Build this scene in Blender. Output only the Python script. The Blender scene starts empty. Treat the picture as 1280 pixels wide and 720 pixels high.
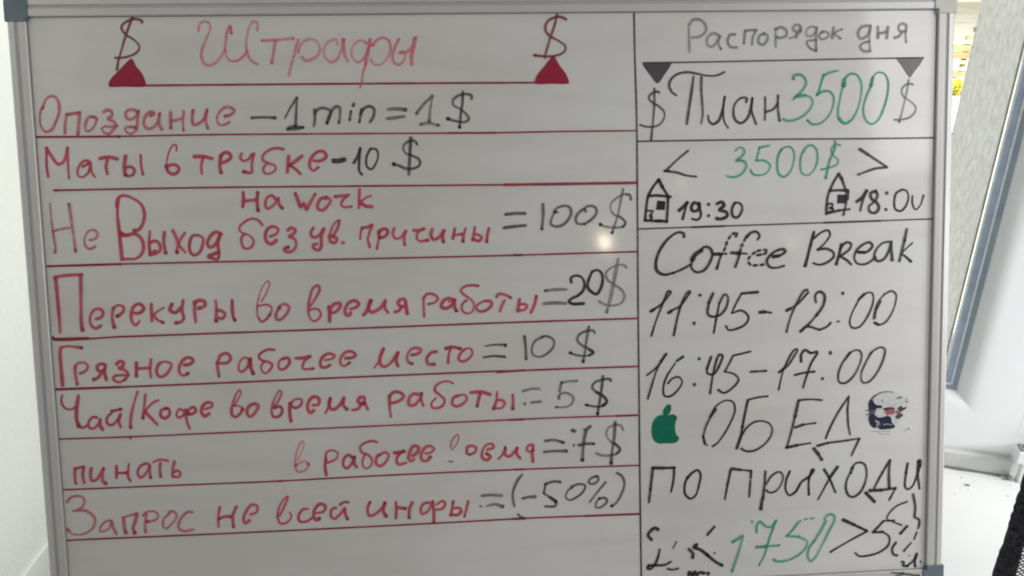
import bpy, bmesh, math, random
from mathutils import Vector, Matrix
random.seed(7)
D = bpy.data; S = bpy.context.scene; C = S.collection

# ------------------------------------------------------------------ camera
cam_d = D.cameras.new('camera'); cam = D.objects.new('camera', cam_d); C.objects.link(cam)
cam.location = (0, 0, 1.65); cam.rotation_euler = (math.radians(66.1), 0, 0)
cam_d.sensor_width = 36; cam_d.lens = 36*1000/1280; cam_d.clip_start = 0.02; cam_d.clip_end = 300
S.camera = cam
# ------------------------------------------------------------------ world: even soft room light
w = D.worlds.new('World'); S.world = w; w.use_nodes = True
bg = w.node_tree.nodes['Background']
bg.inputs[0].default_value = (1.0, 0.982, 0.958, 1); bg.inputs[1].default_value = 0.35
S.view_settings.view_transform = 'Standard'; S.view_settings.look = 'None'
S.view_settings.exposure = 0.0; S.view_settings.gamma = 1.0
S.render.engine = 'CYCLES'
S.cycles.filter_width = 2.0
S.cycles.transparent_max_bounces = 24; S.cycles.max_bounces = 8

def area(name, loc, target, size, power, col=(1, 1, 1), sizey=None, shape=None):
    l = D.lights.new(name, 'AREA'); l.energy = power; l.color = col
    l.shape = shape or ('RECTANGLE' if sizey else 'SQUARE'); l.size = size
    if sizey: l.size_y = sizey
    o = D.objects.new(name, l); C.objects.link(o); o.location = loc
    o.rotation_euler = (Vector(target)-Vector(loc)).to_track_quat('-Z', 'Y').to_euler()
    return o
# unseen fills added for the window side; outdoor daylight lights the left wall
area('added_fill_right', (1.75, 0.55, 2.15), (1.25, 1.55, 1.0), 1.0, 11, (0.95, 0.98, 1.0), 1.0)  # soft fill added to brighten the window side and the board's right
sl = area('added_fill_side', (1.95, 0.80, 1.25), (1.12, 1.40, 1.0), 0.5, 4.4, (1.0, 0.995, 1.0), 0.5); sl.data.spread = math.radians(80)  # added fill, spread narrowed to brighten sash and table but spare the board
area('outdoor_daylight_right', (3.2, 6.2, 3.4), (-0.8, 1.6, 1.1), 2.0, 400, (1.0, 0.995, 0.97), 2.0)
area('outdoor_daylight_left', (-3.5, 6.5, 3.6), (0.9, 1.6, 1.4), 2.0, 250, (0.98, 0.985, 1.0), 2.0)
area('outdoor_daylight_far', (6, 12, 14), (12, 26, 0), 14, 19000, (1.0, 0.97, 0.88), 14)
# small lamps of the room that mirror in the glossy board
area('ceiling_lamp_large', (0.6313, -0.6133, 1.7644), (0.39, 0.32, 1.47), 0.036, 0.32, (1.0, 0.80, 0.56), 0.062, 'ELLIPSE')
area('ceiling_lamp_small', (0.9404, -0.4764, 1.9695), (0.61, 0.40, 1.62), 0.025, 0.02, (1.0, 0.8, 0.6), 0.045, 'ELLIPSE')
area('ceiling_lamp_narrow', (1.3646, -0.4507, 1.7040), (0.92, 0.40, 1.44), 0.016, 0.03, (1.0, 0.85, 0.65), 0.055, 'ELLIPSE')

# ------------------------------------------------------------------ materials
def mat(name, col, rough=0.5, metal=0.0, bump=0.0, scale=40, var=0.0, vscale=6, coat=0.0, coatr=0.1, spec=0.5):
    m = D.materials.new(name); m.use_nodes = True; nt = m.node_tree; N = nt.nodes; L = nt.links
    b = N['Principled BSDF']
    b.inputs['Base Color'].default_value = (*col, 1); b.inputs['Roughness'].default_value = rough
    b.inputs['Metallic'].default_value = metal; b.inputs['Specular IOR Level'].default_value = spec
    b.inputs['Coat Weight'].default_value = coat; b.inputs['Coat Roughness'].default_value = coatr
    tc = N.new('ShaderNodeTexCoord')
    if var:
        n = N.new('ShaderNodeTexNoise'); n.inputs['Scale'].default_value = vscale; n.inputs['Detail'].default_value = 5
        L.new(tc.outputs['Object'], n.inputs['Vector'])
        r = N.new('ShaderNodeValToRGB')
        r.color_ramp.elements[0].position = 0.3; r.color_ramp.elements[1].position = 0.7
        r.color_ramp.elements[0].color = (*[max(0, c*(1-var)) for c in col], 1)
        r.color_ramp.elements[1].color = (*[min(1, c*(1+var)) for c in col], 1)
        L.new(n.outputs['Fac'], r.inputs['Fac']); L.new(r.outputs['Color'], b.inputs['Base Color'])
    if bump:
        n = N.new('ShaderNodeTexNoise'); n.inputs['Scale'].default_value = scale; n.inputs['Detail'].default_value = 6
        L.new(tc.outputs['Object'], n.inputs['Vector'])
        bp = N.new('ShaderNodeBump'); bp.inputs['Strength'].default_value = bump; bp.inputs['Distance'].default_value = 0.01
        L.new(n.outputs['Fac'], bp.inputs['Height']); L.new(bp.outputs['Normal'], b.inputs['Normal'])
    return m

M = {}
M['wall'] = mat('white_paint', (0.86, 0.87, 0.85), 0.6, bump=0.10, scale=70, var=0.02, vscale=3)
M['pvc'] = mat('white_pvc', (0.84, 0.865, 0.875), 0.32, bump=0.03, scale=12, var=0.015, vscale=5)
M['upstand'] = mat('grey_sealant', (0.62, 0.63, 0.61), 0.6, bump=0.15, scale=80, var=0.06, vscale=14)
M['film'] = mat('blue_protective_film', (0.42, 0.52, 0.68), 0.35, var=0.16, vscale=26)
M['gasket'] = mat('blue_grey_gasket', (0.31, 0.38, 0.48), 0.5, var=0.1, vscale=30)
M['spacer'] = mat('pale_spacer', (0.80, 0.84, 0.86), 0.3, var=0.10, vscale=160)
M['alu'] = mat('anodised_aluminium', (0.54, 0.53, 0.51), 0.38, metal=0.25, bump=0.02, scale=200, var=0.03, vscale=8)
M['alu_dark'] = mat('aluminium_groove', (0.42, 0.41, 0.42), 0.5, metal=0.1)
M['grey'] = mat('dusty_grey', (0.22, 0.22, 0.22), 0.7)
M['seal'] = mat('edge_seal', (0.26, 0.26, 0.27), 0.6)
M['cap'] = mat('blue_grey_plastic', (0.115, 0.15, 0.185), 0.45, bump=0.05, scale=60, var=0.12, vscale=30)
M['cap_flare'] = mat('plastic_painted_flare', (0.50, 0.50, 0.45), 0.4, bump=0.04, scale=60, var=0.05, vscale=30)  # cap plastic lightened to paint the window flare into its colour
M['back'] = mat('board_back', (0.4, 0.4, 0.4), 0.7)
M['desk'] = mat('white_desk', (0.84, 0.85, 0.83), 0.35, bump=0.05, scale=30, var=0.03, vscale=7)
M['crumb'] = mat('grey_grit', (0.25, 0.25, 0.24), 0.9)
M['steel'] = mat('painted_steel', (0.35, 0.35, 0.36), 0.4, metal=0.6)
M['floor'] = mat('grey_floor', (0.35, 0.34, 0.33), 0.6, var=0.1, vscale=2)
M['black'] = mat('black_plastic', (0.02, 0.02, 0.022), 0.5)
M['fabric'] = mat('black_knit_fabric', (0.05, 0.052, 0.07), 0.95, bump=1.0, scale=420, var=0.95, vscale=330)
M['mesh'] = mat('black_mesh_yarn', (0.045, 0.045, 0.06), 0.8)
M['dirt'] = mat('dark_dirt', (0.02, 0.02, 0.022), 0.7)
M['ground'] = mat('pale_concrete', (0.62, 0.60, 0.52), 0.9, bump=0.2, scale=3, var=0.15, vscale=0.9)
M['plank'] = mat('weathered_plank', (0.30, 0.24, 0.13), 0.8, bump=0.2, scale=8, var=0.25, vscale=3)
M['pale_plank'] = mat('pale_rail', (0.7, 0.62, 0.36), 0.8, var=0.2, vscale=3)
M['render'] = mat('pale_facade', (0.78, 0.76, 0.66), 0.9, var=0.1, vscale=0.5)
M['leaf'] = mat('yellow_leaf', (0.62, 0.56, 0.06), 0.7, var=0.4, vscale=8)
M['bark'] = mat('bark', (0.12, 0.10, 0.07), 0.9)
M['brick'] = mat('pinkish_block', (0.60, 0.42, 0.34), 0.9, var=0.1, vscale=4)

def plaster():
    m = mat('exterior_plaster', (0.56, 0.55, 0.51), 0.9)
    nt = m.node_tree; N = nt.nodes; L = nt.links; b = N['Principled BSDF']; tc = N.new('ShaderNodeTexCoord')
    n1 = N.new('ShaderNodeTexNoise'); n1.inputs['Scale'].default_value = 48; n1.inputs['Detail'].default_value = 9
    v = N.new('ShaderNodeTexVoronoi'); v.feature = 'DISTANCE_TO_EDGE'; v.inputs['Scale'].default_value = 5
    n2 = N.new('ShaderNodeTexNoise'); n2.inputs['Scale'].default_value = 9; n2.inputs['Detail'].default_value = 4
    mix = N.new('ShaderNodeMix'); mix.data_type = 'VECTOR'; mix.inputs['Factor'].default_value = 0.25
    L.new(tc.outputs['Object'], n1.inputs['Vector']); L.new(tc.outputs['Object'], n2.inputs['Vector'])
    L.new(tc.outputs['Object'], mix.inputs['A']); L.new(n2.outputs['Color'], mix.inputs['B']); L.new(mix.outputs['Result'], v.inputs['Vector'])
    cr = N.new('ShaderNodeValToRGB'); e = cr.color_ramp.elements
    e[0].position = 0.0; e[0].color = (0.80, 0.80, 0.80, 1); e[1].position = 0.012; e[1].color = (1, 1, 1, 1)
    L.new(v.outputs['Distance'], cr.inputs['Fac'])
    r = N.new('ShaderNodeValToRGB'); e = r.color_ramp.elements
    e[0].position = 0.34; e[0].color = (0.51, 0.505, 0.49, 1); e[1].position = 0.66; e[1].color = (0.66, 0.655, 0.645, 1)
    L.new(n1.outputs['Fac'], r.inputs['Fac'])
    mm = N.new('ShaderNodeMix'); mm.data_type = 'RGBA'; mm.blend_type = 'MULTIPLY'; mm.inputs['Factor'].default_value = 0.8
    L.new(r.outputs['Color'], mm.inputs['A']); L.new(cr.outputs['Color'], mm.inputs['B'])
    L.new(mm.outputs['Result'], b.inputs['Base Color'])
    bp = N.new('ShaderNodeBump'); bp.inputs['Strength'].default_value = 0.5; bp.inputs['Distance'].default_value = 0.004
    L.new(n1.outputs['Fac'], bp.inputs['Height']); L.new(bp.outputs['Normal'], b.inputs['Normal'])
    return m
M['plaster'] = plaster()

def enamel():
    """glossy dry-wipe lacquer: slightly uneven white, faint wiped-off smears, clear coat that mirrors lamps"""
    m = mat('drywipe_lacquer', (0.55, 0.545, 0.53), 0.42, coat=1.0, coatr=0.09, spec=0.3)
    nt = m.node_tree; N = nt.nodes; L = nt.links; b = N['Principled BSDF']; tc = N.new('ShaderNodeTexCoord')
    def noise(scale, det, sc=(1, 1, 1), rot=0.0, dist=0.0):
        mp = N.new('ShaderNodeMapping'); mp.inputs['Scale'].default_value = sc; mp.inputs['Rotation'].default_value = (0, 0, rot)
        n = N.new('ShaderNodeTexNoise'); n.inputs['Scale'].default_value = scale; n.inputs['Detail'].default_value = det
        n.inputs['Distortion'].default_value = dist
        L.new(tc.outputs['Object'], mp.inputs['Vector']); L.new(mp.outputs['Vector'], n.inputs['Vector']); return n
    a = noise(2.2, 3); s = noise(3.2, 7, (1, 6, 1), 0.35, 0.6); h = noise(4, 2)
    r1 = N.new('ShaderNodeValToRGB'); e = r1.color_ramp.elements
    e[0].position = 0.3; e[0].color = (0.605, 0.588, 0.570, 1); e[1].position = 0.7; e[1].color = (0.675, 0.664, 0.656, 1)
    L.new(a.outputs['Fac'], r1.inputs['Fac'])
    r2 = N.new('ShaderNodeValToRGB'); e = r2.color_ramp.elements
    e[0].position = 0.32; e[0].color = (0.94, 0.93, 0.93, 1); e[1].position = 0.56; e[1].color = (1, 1, 1, 1)
    L.new(s.outputs['Fac'], r2.inputs['Fac'])
    r3 = N.new('ShaderNodeValToRGB'); e = r3.color_ramp.elements
    e[0].position = 0.35; e[0].color = (1.0, 0.985, 0.975, 1); e[1].position = 0.65; e[1].color = (0.985, 1.0, 0.99, 1)
    L.new(h.outputs['Fac'], r3.inputs['Fac'])
    out = r1.outputs['Color']
    for r in (r2, r3):
        mm = N.new('ShaderNodeMix'); mm.data_type = 'RGBA'; mm.blend_type = 'MULTIPLY'; mm.inputs['Factor'].default_value = 1
        L.new(out, mm.inputs['A']); L.new(r.outputs['Color'], mm.inputs['B']); out = mm.outputs['Result']
    L.new(out, b.inputs['Base Color'])
    wv = noise(5.0, 2)
    bp = N.new('ShaderNodeBump'); bp.inputs['Strength'].default_value = 0.12; bp.inputs['Distance'].default_value = 0.004
    L.new(wv.outputs['Fac'], bp.inputs['Height']); L.new(bp.outputs['Normal'], b.inputs['Coat Normal'])
    return m
M['board'] = enamel()

def ink(name, col, dark, alpha=1.0):
    m = D.materials.new(name); m.use_nodes = True; nt = m.node_tree; N = nt.nodes; L = nt.links
    b = N['Principled BSDF']; b.inputs['Roughness'].default_value = 0.45; b.inputs['Specular IOR Level'].default_value = 0.25
    at = N.new('ShaderNodeAttribute'); at.attribute_name = 'ink'
    sp = N.new('ShaderNodeSeparateColor'); L.new(at.outputs['Color'], sp.inputs['Color'])
    tc = N.new('ShaderNodeTexCoord'); n = N.new('ShaderNodeTexNoise'); n.inputs['Scale'].default_value = 130; n.inputs['Detail'].default_value = 4
    L.new(tc.outputs['Object'], n.inputs['Vector'])
    mr = N.new('ShaderNodeMapRange'); mr.inputs['From Min'].default_value = 0.25; mr.inputs['From Max'].default_value = 0.55
    mr.inputs['To Min'].default_value = 0.78; mr.inputs['To Max'].default_value = 1.0
    L.new(n.outputs['Fac'], mr.inputs['Value'])
    mx = N.new('ShaderNodeMix'); mx.data_type = 'RGBA'; mx.inputs['A'].default_value = (*col, 1); mx.inputs['B'].default_value = (*dark, 1)
    L.new(sp.outputs['Green'], mx.inputs['Factor']); L.new(mx.outputs['Result'], b.inputs['Base Color'])
    m1 = N.new('ShaderNodeMath'); m1.operation = 'MULTIPLY'; L.new(sp.outputs['Red'], m1.inputs[0]); L.new(mr.outputs['Result'], m1.inputs[1])
    m2 = N.new('ShaderNodeMath'); m2.operation = 'MULTIPLY_ADD'   # darker ink is also more opaque
    L.new(sp.outputs['Green'], m2.inputs[0]); m2.inputs[1].default_value = (1-alpha)*0.8; m2.inputs[2].default_value = alpha
    m3 = N.new('ShaderNodeMath'); m3.operation = 'MULTIPLY'; L.new(m1.outputs[0], m3.inputs[0]); L.new(m2.outputs[0], m3.inputs[1])
    L.new(m3.outputs[0], b.inputs['Alpha'])
    return m
INK = {
 'R': ink('red_marker', (0.64, 0.065, 0.115), (0.30, 0.018, 0.035), 0.86),
 'B': ink('red_marker_worn', (0.66, 0.10, 0.15), (0.38, 0.03, 0.06), 0.64),   # paler red
 'r': ink('red_marker_faded', (0.84, 0.16, 0.22), (0.60, 0.08, 0.12), 0.50),
 'L': ink('red_rule_marker', (0.36, 0.02, 0.048), (0.16, 0.01, 0.02), 0.95),
 'F': ink('red_marker_fill', (0.36, 0.014, 0.05), (0.2, 0.01, 0.02), 0.97),
 'W': ink('wine_marker', (0.24, 0.05, 0.075), (0.2, 0.01, 0.02), 0.88),
 'K': ink('black_marker', (0.022, 0.021, 0.026), (0.01, 0.01, 0.012), 0.97),
 'P': ink('black_marker_thin', (0.045, 0.043, 0.048), (0.02, 0.02, 0.02), 0.9),
 'G': ink('black_marker_dry', (0.07, 0.065, 0.065), (0.02, 0.02, 0.02), 0.74),
 'g': ink('grey_marker_faded', (0.16, 0.155, 0.16), (0.06, 0.06, 0.06), 0.60),
 'h': ink('grey_marker_pale', (0.22, 0.22, 0.24), (0.16, 0.16, 0.16), 0.62),
 'V': ink('violet_black_marker', (0.075, 0.06, 0.10), (0.03, 0.03, 0.05), 0.9),
 'T': ink('green_marker', (0.035, 0.38, 0.25), (0.01, 0.20, 0.13), 0.80),
 'E': ink('green_marker_fill', (0.0, 0.165, 0.095), (0.0, 0.10, 0.07), 0.98),
 'Q': ink('grey_marker_fill', (0.075, 0.07, 0.085), (0.05, 0.05, 0.05), 0.92),
 'q': ink('mauve_marker_fill', (0.24, 0.205, 0.21), (0.1, 0.1, 0.1), 0.9),
 'N': ink('navy_print', (0.012, 0.02, 0.05), (0.01, 0.01, 0.02), 0.95),
 'M': ink('plum_print', (0.12, 0.07, 0.11), (0.01, 0.01, 0.02), 0.85),
 'C': ink('rose_print', (0.40, 0.10, 0.12), (0.2, 0.02, 0.03), 0.7),
 'D': ink('dark_green_print', (0.02, 0.06, 0.045), (0.01, 0.02, 0.02), 0.85),
 'Z': ink('pale_print', (0.72, 0.73, 0.74), (0.5, 0.5, 0.5), 0.5),
}

# ------------------------------------------------------------------ helpers
def obj(name, bm, m, parent=None, smooth=False, bevel=0):
    me = D.meshes.new(name); bmesh.ops.recalc_face_normals(bm, faces=bm.faces); bm.to_mesh(me); bm.free()
    me.materials.append(m)
    o = D.objects.new(name, me); C.objects.link(o)
    if parent: o.parent = parent
    if smooth:
        for p in me.polygons: p.use_smooth = True
    if bevel:
        bv = o.modifiers.new('bevel', 'BEVEL'); bv.width = bevel; bv.segments = 3; bv.limit_method = 'ANGLE'
        for p in me.polygons: p.use_smooth = True
        o.modifiers.new('wn', 'WEIGHTED_NORMAL')
    return o
def box(bm, a, b, mt=None):
    x0, y0, z0 = a; x1, y1, z1 = b
    vs = [Vector(p) for p in ((x0,y0,z0),(x1,y0,z0),(x1,y1,z0),(x0,y1,z0),(x0,y0,z1),(x1,y0,z1),(x1,y1,z1),(x0,y1,z1))]
    if mt: vs = [mt @ v for v in vs]
    v = [bm.verts.new(p) for p in vs]
    for f in ((0,3,2,1),(4,5,6,7),(0,1,5,4),(1,2,6,5),(2,3,7,6),(3,0,4,7)): bm.faces.new([v[i] for i in f])
def boxo(name, a, b, m, parent=None, mt=None, bevel=0):
    bm = bmesh.new(); box(bm, a, b, mt); return obj(name, bm, m, parent, bevel=bevel)
def tube(bm, pts, r, n=8, closed=False):
    pts = [Vector(p) for p in pts]; rings = []
    for i, p in enumerate(pts):
        a = pts[i-1] if (i or closed) else p; b = pts[(i+1) % len(pts)] if (i < len(pts)-1 or closed) else p
        t = (b-a).normalized(); u = t.cross(Vector((0.13, 0.21, 0.97)));
        if u.length < 1e-3: u = t.cross(Vector((1, 0, 0)))
        u.normalize(); v = t.cross(u); rr = r[i] if isinstance(r, (list, tuple)) else r
        rings.append([bm.verts.new(p+u*(rr*math.cos(k*2*math.pi/n))+v*(rr*math.sin(k*2*math.pi/n))) for k in range(n)])
    m = len(rings)
    for i in range(m if closed else m-1):
        A, B = rings[i], rings[(i+1) % m]
        for k in range(n): bm.faces.new((A[k], A[(k+1) % n], B[(k+1) % n], B[k]))
    if not closed: bm.faces.new(rings[0][::-1]); bm.faces.new(rings[-1])
def thing(name, label, cat, mt=None, loc=(0, 0, 0), group=None):
    o = D.objects.new(name, None); C.objects.link(o); o.empty_display_size = 0.1
    if mt: o.matrix_world = mt
    else: o.location = loc
    o['label'] = label; o['category'] = cat
    if group: o['group'] = group
    return o
def tag(o, label, cat, group=None):
    o['label'] = label; o['category'] = cat
    if group: o['group'] = group
    return o
def struct(o): o['kind'] = 'structure'; return o

# ------------------------------------------------------------------ the window wall (s along, h up from the sill, off into the room)
DZ = 0.5966                                   # height of the window table
P0 = Vector((0.9449, 1.4365, DZ)); EX = Vector((0.95931, -0.28234, 0)); NN = Vector((-0.28234, -0.95931, 0))
WM = Matrix(((EX.x, NN.x, 0, P0.x), (EX.y, NN.y, 0, P0.y), (0, 0, 1, DZ), (0, 0, 0, 1)))   # local (s, off, h)

struct(boxo('floor', (-6, -4, -0.05), (4, 2.9, 0), M['floor']))
SL, SR, HB, HT = -1.74, -0.012, 0.172, 1.95    # glazed opening inside the sash
FW = 0.128                                    # width of sash + frame round it
wall = D.objects.new('wall', None); C.objects.link(wall); wall.matrix_world = WM; struct(wall)
RV = -0.040                                   # plaster reveal stands at this s
def wb(name, s0, s1, h0, h1, o0, o1, m, parent): return boxo(name, (s0, o0, h0), (s1, o1, h1), m, parent)
wb('wall_panel', SR+FW, 2.2, -0.6, 2.6, -0.05, 0, M['wall'], wall)
wb('wall_panel', -2.16, SL-FW, -0.6, 2.6, -0.05, 0, M['wall'], wall)
wb('wall_panel', SL-FW, SR+FW, -0.6, 0.0435, -0.05, 0, M['wall'], wall)
wb('wall_panel', SL-FW, SR+FW, HT+FW, 2.6, -0.05, 0, M['wall'], wall)
wb('window_reveal', RV, 2.2, -0.6, 2.6, -0.42, -0.052, M['plaster'], wall)
wb('window_reveal', -2.16, SL+0.03, -0.6, 2.6, -0.42, -0.052, M['plaster'], wall)
wb('window_reveal', SL+0.03, RV, HT-0.03, 2.6, -0.42, -0.052, M['plaster'], wall)
wb('window_reveal', SL+0.03, RV, -0.6, 0.12, -0.42, -0.052, M['plaster'], wall)
# broken plaster bits on the outer arris of the reveal
bm = bmesh.new()
for i in range(26):
    h = 0.45+random.random()*0.9 if i > 9 else 0.55+random.random()*0.14
    r = random.uniform(0.0015, 0.0045)
    bmesh.ops.create_icosphere(bm, subdivisions=1, radius=r, matrix=Matrix.Translation((RV-random.uniform(-0.003, 0.004), -0.415+random.uniform(-0.01, 0.02), h)) @ Matrix.Diagonal((0.8, 1, random.uniform(0.8, 2), 1)))
o = obj('plaster_crumbs', bm, M['plaster'], wall); o['kind'] = 'stuff'
side = struct(boxo('side_wall', (-1.02, -1.5, 0), (-0.9, 2.05, 3.0), M['wall']))
boxo('trim_strip', (-0.8998, -1.4, 0.560), (-0.8955, 1.9, 0.572), M['wall'], side, bevel=0.001)

win = thing('window', 'white plastic window with blue-grey glazing edge to the right behind the whiteboard', 'window', WM)
def ring(name, prof, m, bevel=False, gap=0.0):
    """prof: list of (grow, off): closed cross-section; grow = distance outwards from the glazed opening; four mitred rails"""
    def corner(g, k): return [(SL-g, HB-g), (SR+g, HB-g), (SR+g, HT+g), (SL-g, HT+g)][k]
    for k in range(4):
        bm = bmesh.new(); A = []; B = []
        for g, off in prof:
            a = corner(g, k); b = corner(g, (k+1) % 4)
            d = Vector((b[0]-a[0], b[1]-a[1])).normalized()*gap
            A.append(bm.verts.new((a[0]+d.x, off, a[1]+d.y))); B.append(bm.verts.new((b[0]-d.x, off, b[1]-d.y)))
        n = len(prof)
        for i in range(n): bm.faces.new((A[i], A[(i+1) % n], B[(i+1) % n], B[i]))
        if not bevel: bm.faces.new(A[::-1]); bm.faces.new(B)
        o = obj(name, bm, m, win)
        if bevel:
            for p in o.data.polygons: p.use_smooth = True
            for e_ in o.data.edges:      # keep the square back corners sharp
                if any(abs(o.data.vertices[v].co.y+0.05) < 1e-4 for v in e_.vertices) or (e_.vertices[0] >= 18 and e_.vertices[1] >= 18 and max(e_.vertices) < 20): e_.use_edge_sharp = True
ring('sash_rail', [(0.0, -0.05), (0.0, -0.020), (0.0012, -0.0165), (0.004, -0.013), (0.010, -0.0085), (0.017, -0.0045), (0.025, -0.0018), (0.034, -0.0004), (0.042, 0.0), (FW-0.0004, 0.0), (FW-0.0004, -0.05)], M['pvc'], True)
ring('glazing_gasket', [(-0.0090, -0.045), (-0.0090, -0.023), (-0.0003, -0.018), (-0.0003, -0.045)], M['gasket'])
ring('spacer_bar', [(-0.0122, -0.045), (-0.0122, -0.0225), (-0.0093, -0.0205), (-0.0093, -0.045)], M['spacer'])
ring('protective_film', [(-0.0225, -0.045), (-0.0225, -0.030), (-0.0125, -0.027), (-0.0125, -0.045)], M['film'])
ring('pane_edge', [(-0.0262, -0.045), (-0.0262, -0.0305), (-0.0228, -0.0305), (-0.0228, -0.045)], M['spacer'])
g = D.materials.new('window_glass'); g.use_nodes = True; nt = g.node_tree; nt.nodes.remove(nt.nodes['Principled BSDF'])
tr = nt.nodes.new('ShaderNodeBsdfTransparent'); tr.inputs[0].default_value = (0.96, 0.98, 0.97, 1); gl = nt.nodes.new('ShaderNodeBsdfGlossy'); gl.inputs['Roughness'].default_value = 0.02
fr = nt.nodes.new('ShaderNodeFresnel'); mx = nt.nodes.new('ShaderNodeMixShader')
nt.links.new(fr.outputs[0], mx.inputs[0]); nt.links.new(tr.outputs[0], mx.inputs[1]); nt.links.new(gl.outputs[0], mx.inputs[2]); nt.links.new(mx.outputs[0], nt.nodes['Material Output'].inputs[0])
boxo('glass_pane', (SL+0.0264, -0.042, HB+0.0264), (SR-0.0264, -0.036, HT-0.0264), g, win)
boxo('sill_upstand', (-1.4, 0.001, 0.0012), (0.118, 0.016, 0.040), M['upstand'], win, bevel=0.003)
bm = bmesh.new(); tube(bm, [(-1.4+0.02*i, 0.0185+0.0012*math.sin(i*1.7), 0.0012+0.0006*math.sin(i*2.3)) for i in range(76)], 0.0022, 6)
obj('dirt_joint', bm, M['grey'], win)

# white socket box with a dark slot at the right end of the sill
so = thing('cable_box', 'small white plastic box with a dark slotted top at the right end of the sill', 'box', WM @ Matrix.Translation((0.124, 0.03, 0.0005)))
boxo('box_body', (-0.012, -0.022, 0.052), (0.06, 0.014, 0.080), M['pvc'], so, bevel=0.003)
boxo('slotted_top', (-0.008, -0.018, 0.0802), (0.056, 0.010, 0.0835), M['grey'], so, bevel=0.001)
boxo('slot', (0.0, -0.010, 0.0836), (0.05, 0.000, 0.0842), M['black'], so)
boxo('bracket_leg', (0.004, -0.014, 0.0), (0.03, 0.004, 0.0518), M['pvc'], so, bevel=0.003)
bm = bmesh.new(); bmesh.ops.create_icosphere(bm, subdivisions=2, radius=0.006); bmesh.ops.translate(bm, verts=bm.verts, vec=(-0.010, -0.004, 0.0052))
obj('screw_knob', bm, M['grey'], so, smooth=True)

# table under the window
TM = WM
tb = thing('table', 'long white table against the window wall carrying the whiteboard', 'table', TM)
boxo('table_top', (-1.52, 0.0005, -0.03), (0.75, 0.985, 0.0), M['desk'], tb, bevel=0.002)
for s in (-1.46, 0.69):
    for o_ in (0.06, 0.92): boxo('leg', (s-0.02, o_-0.02, -DZ+0.001), (s+0.02, o_+0.02, -0.0305), M['steel'], tb, bevel=0.002)
bm = bmesh.new()
for i in range(24):
    s = random.uniform(-0.02, 0.16); o_ = 0.02+abs(random.gauss(0, 0.12)); r = random.uniform(0.0006, 0.0022)
    if i in (3, 8, 15): r *= 1.8
    bmesh.ops.create_icosphere(bm, subdivisions=1, radius=r, matrix=WM @ Matrix.Translation((s, o_+0.004, r*0.5)) @ Matrix.Diagonal((random.uniform(1, 2.4), 1, 0.5, 1)))
o = obj('grit', bm, M['crumb']); o['kind'] = 'stuff'; tag(o, 'scattered dark grit and crumbs on the white table by the window', 'grit')

# ------------------------------------------------------------------ whiteboard
BW, BH = 1.456, 0.9585
H1 = Vector((0.99766902, 0.06820373, 0.00218455)); UP = Vector((-0.02416485, 0.32317699, 0.94602996))
NB = H1.cross(UP).normalized(); TL = Vector((-0.74881768, 1.29810833, -0.11811518+1.65))
org = TL-UP*BH
BM = Matrix(((H1.x, UP.x, NB.x, org.x), (H1.y, UP.y, NB.y, org.y), (H1.z, UP.z, NB.z, org.z), (0, 0, 0, 1)))   # local: x right, y up, z out of the board
wbd = thing('whiteboard', 'large framed whiteboard covered with red, black and green handwriting', 'whiteboard', BM)
def brd(name, label, bm, m):
    o = obj(name, bm, m, wbd)
    if label: o['label'] = label
    return o
bm = bmesh.new(); nx, ny = 60, 40
vs = [[bm.verts.new((-0.004+(BW+0.008)*i/nx, -0.004+(BH+0.008)*j/ny, 0)) for i in range(nx+1)] for j in range(ny+1)]
for j in range(ny):
    for i in range(nx): bm.faces.new((vs[j][i], vs[j][i+1], vs[j+1][i+1], vs[j+1][i]))
obj('writing_surface', bm, M['board'], wbd)
boxo('back_panel', (-0.02, -0.02, -0.012), (BW+0.02, BH+0.02, -0.001), M['back'], wbd)

FR = 0.0285
PROF = [(0.0, -0.012), (0.0, 0.0042), (0.0012, 0.0056), (0.0095, 0.0062), (0.0108, 0.0062), (0.0118, 0.0049), (0.0162, 0.0047), (0.0170, 0.0062), (0.0182, 0.0064), (0.0250, 0.0058), (0.0278, 0.0035), (FR, -0.002), (FR, -0.012)]
def rail(k):
    C0 = [(0, 0, 1, 0, 0, -1), (BW, 0, 0, 1, 1, 0), (BW, BH, -1, 0, 0, 1), (0, BH, 0, -1, -1, 0)][k]
    ln = [BW, BH, BW, BH][k]; x, y, dx, dy, ox, oy = C0
    bm = bmesh.new(); A = []; B = []
    for g, z in PROF:
        A.append(bm.verts.new((x-dx*g+ox*g, y-dy*g+oy*g, z))); B.append(bm.verts.new((x+dx*(ln+g)+ox*g, y+dy*(ln+g)+oy*g, z)))
    n = len(PROF)
    for i in range(n):
        f = bm.faces.new((A[i], A[(i+1) % n], B[(i+1) % n], B[i]))
        if 4 < i < 7: f.material_index = 1
    bm.faces.new(A[::-1]); bm.faces.new(B)
    o = obj('frame_rail', bm, M['alu'], wbd); o.data.materials.append(M['alu_dark'])
    # recalc keeps indices; thin dark seal where the rail meets the surface
    bm = bmesh.new()
    pa = Vector((x+dx*0.0004-ox*0.0011, y+dy*0.0004-oy*0.0011, 0.0003)); pb = Vector((x+dx*(ln-0.0004)-ox*0.0011, y+dy*(ln-0.0004)-oy*0.0011, 0.0003)); q = Vector((ox, oy, 0))*0.001
    v = [bm.verts.new(p) for p in (pa, pb, pb+q, pa+q, pa+Vector((0,0,.0008)), pb+Vector((0,0,.0008)), pb+q+Vector((0,0,.0008)), pa+q+Vector((0,0,.0008)))]
    for f in ((0,3,2,1),(4,5,6,7),(0,1,5,4),(1,2,6,5),(2,3,7,6),(3,0,4,7)): bm.faces.new([v[i] for i in f])
    obj('seal', bm, M['seal'], o)
for k in range(4): rail(k)
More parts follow.
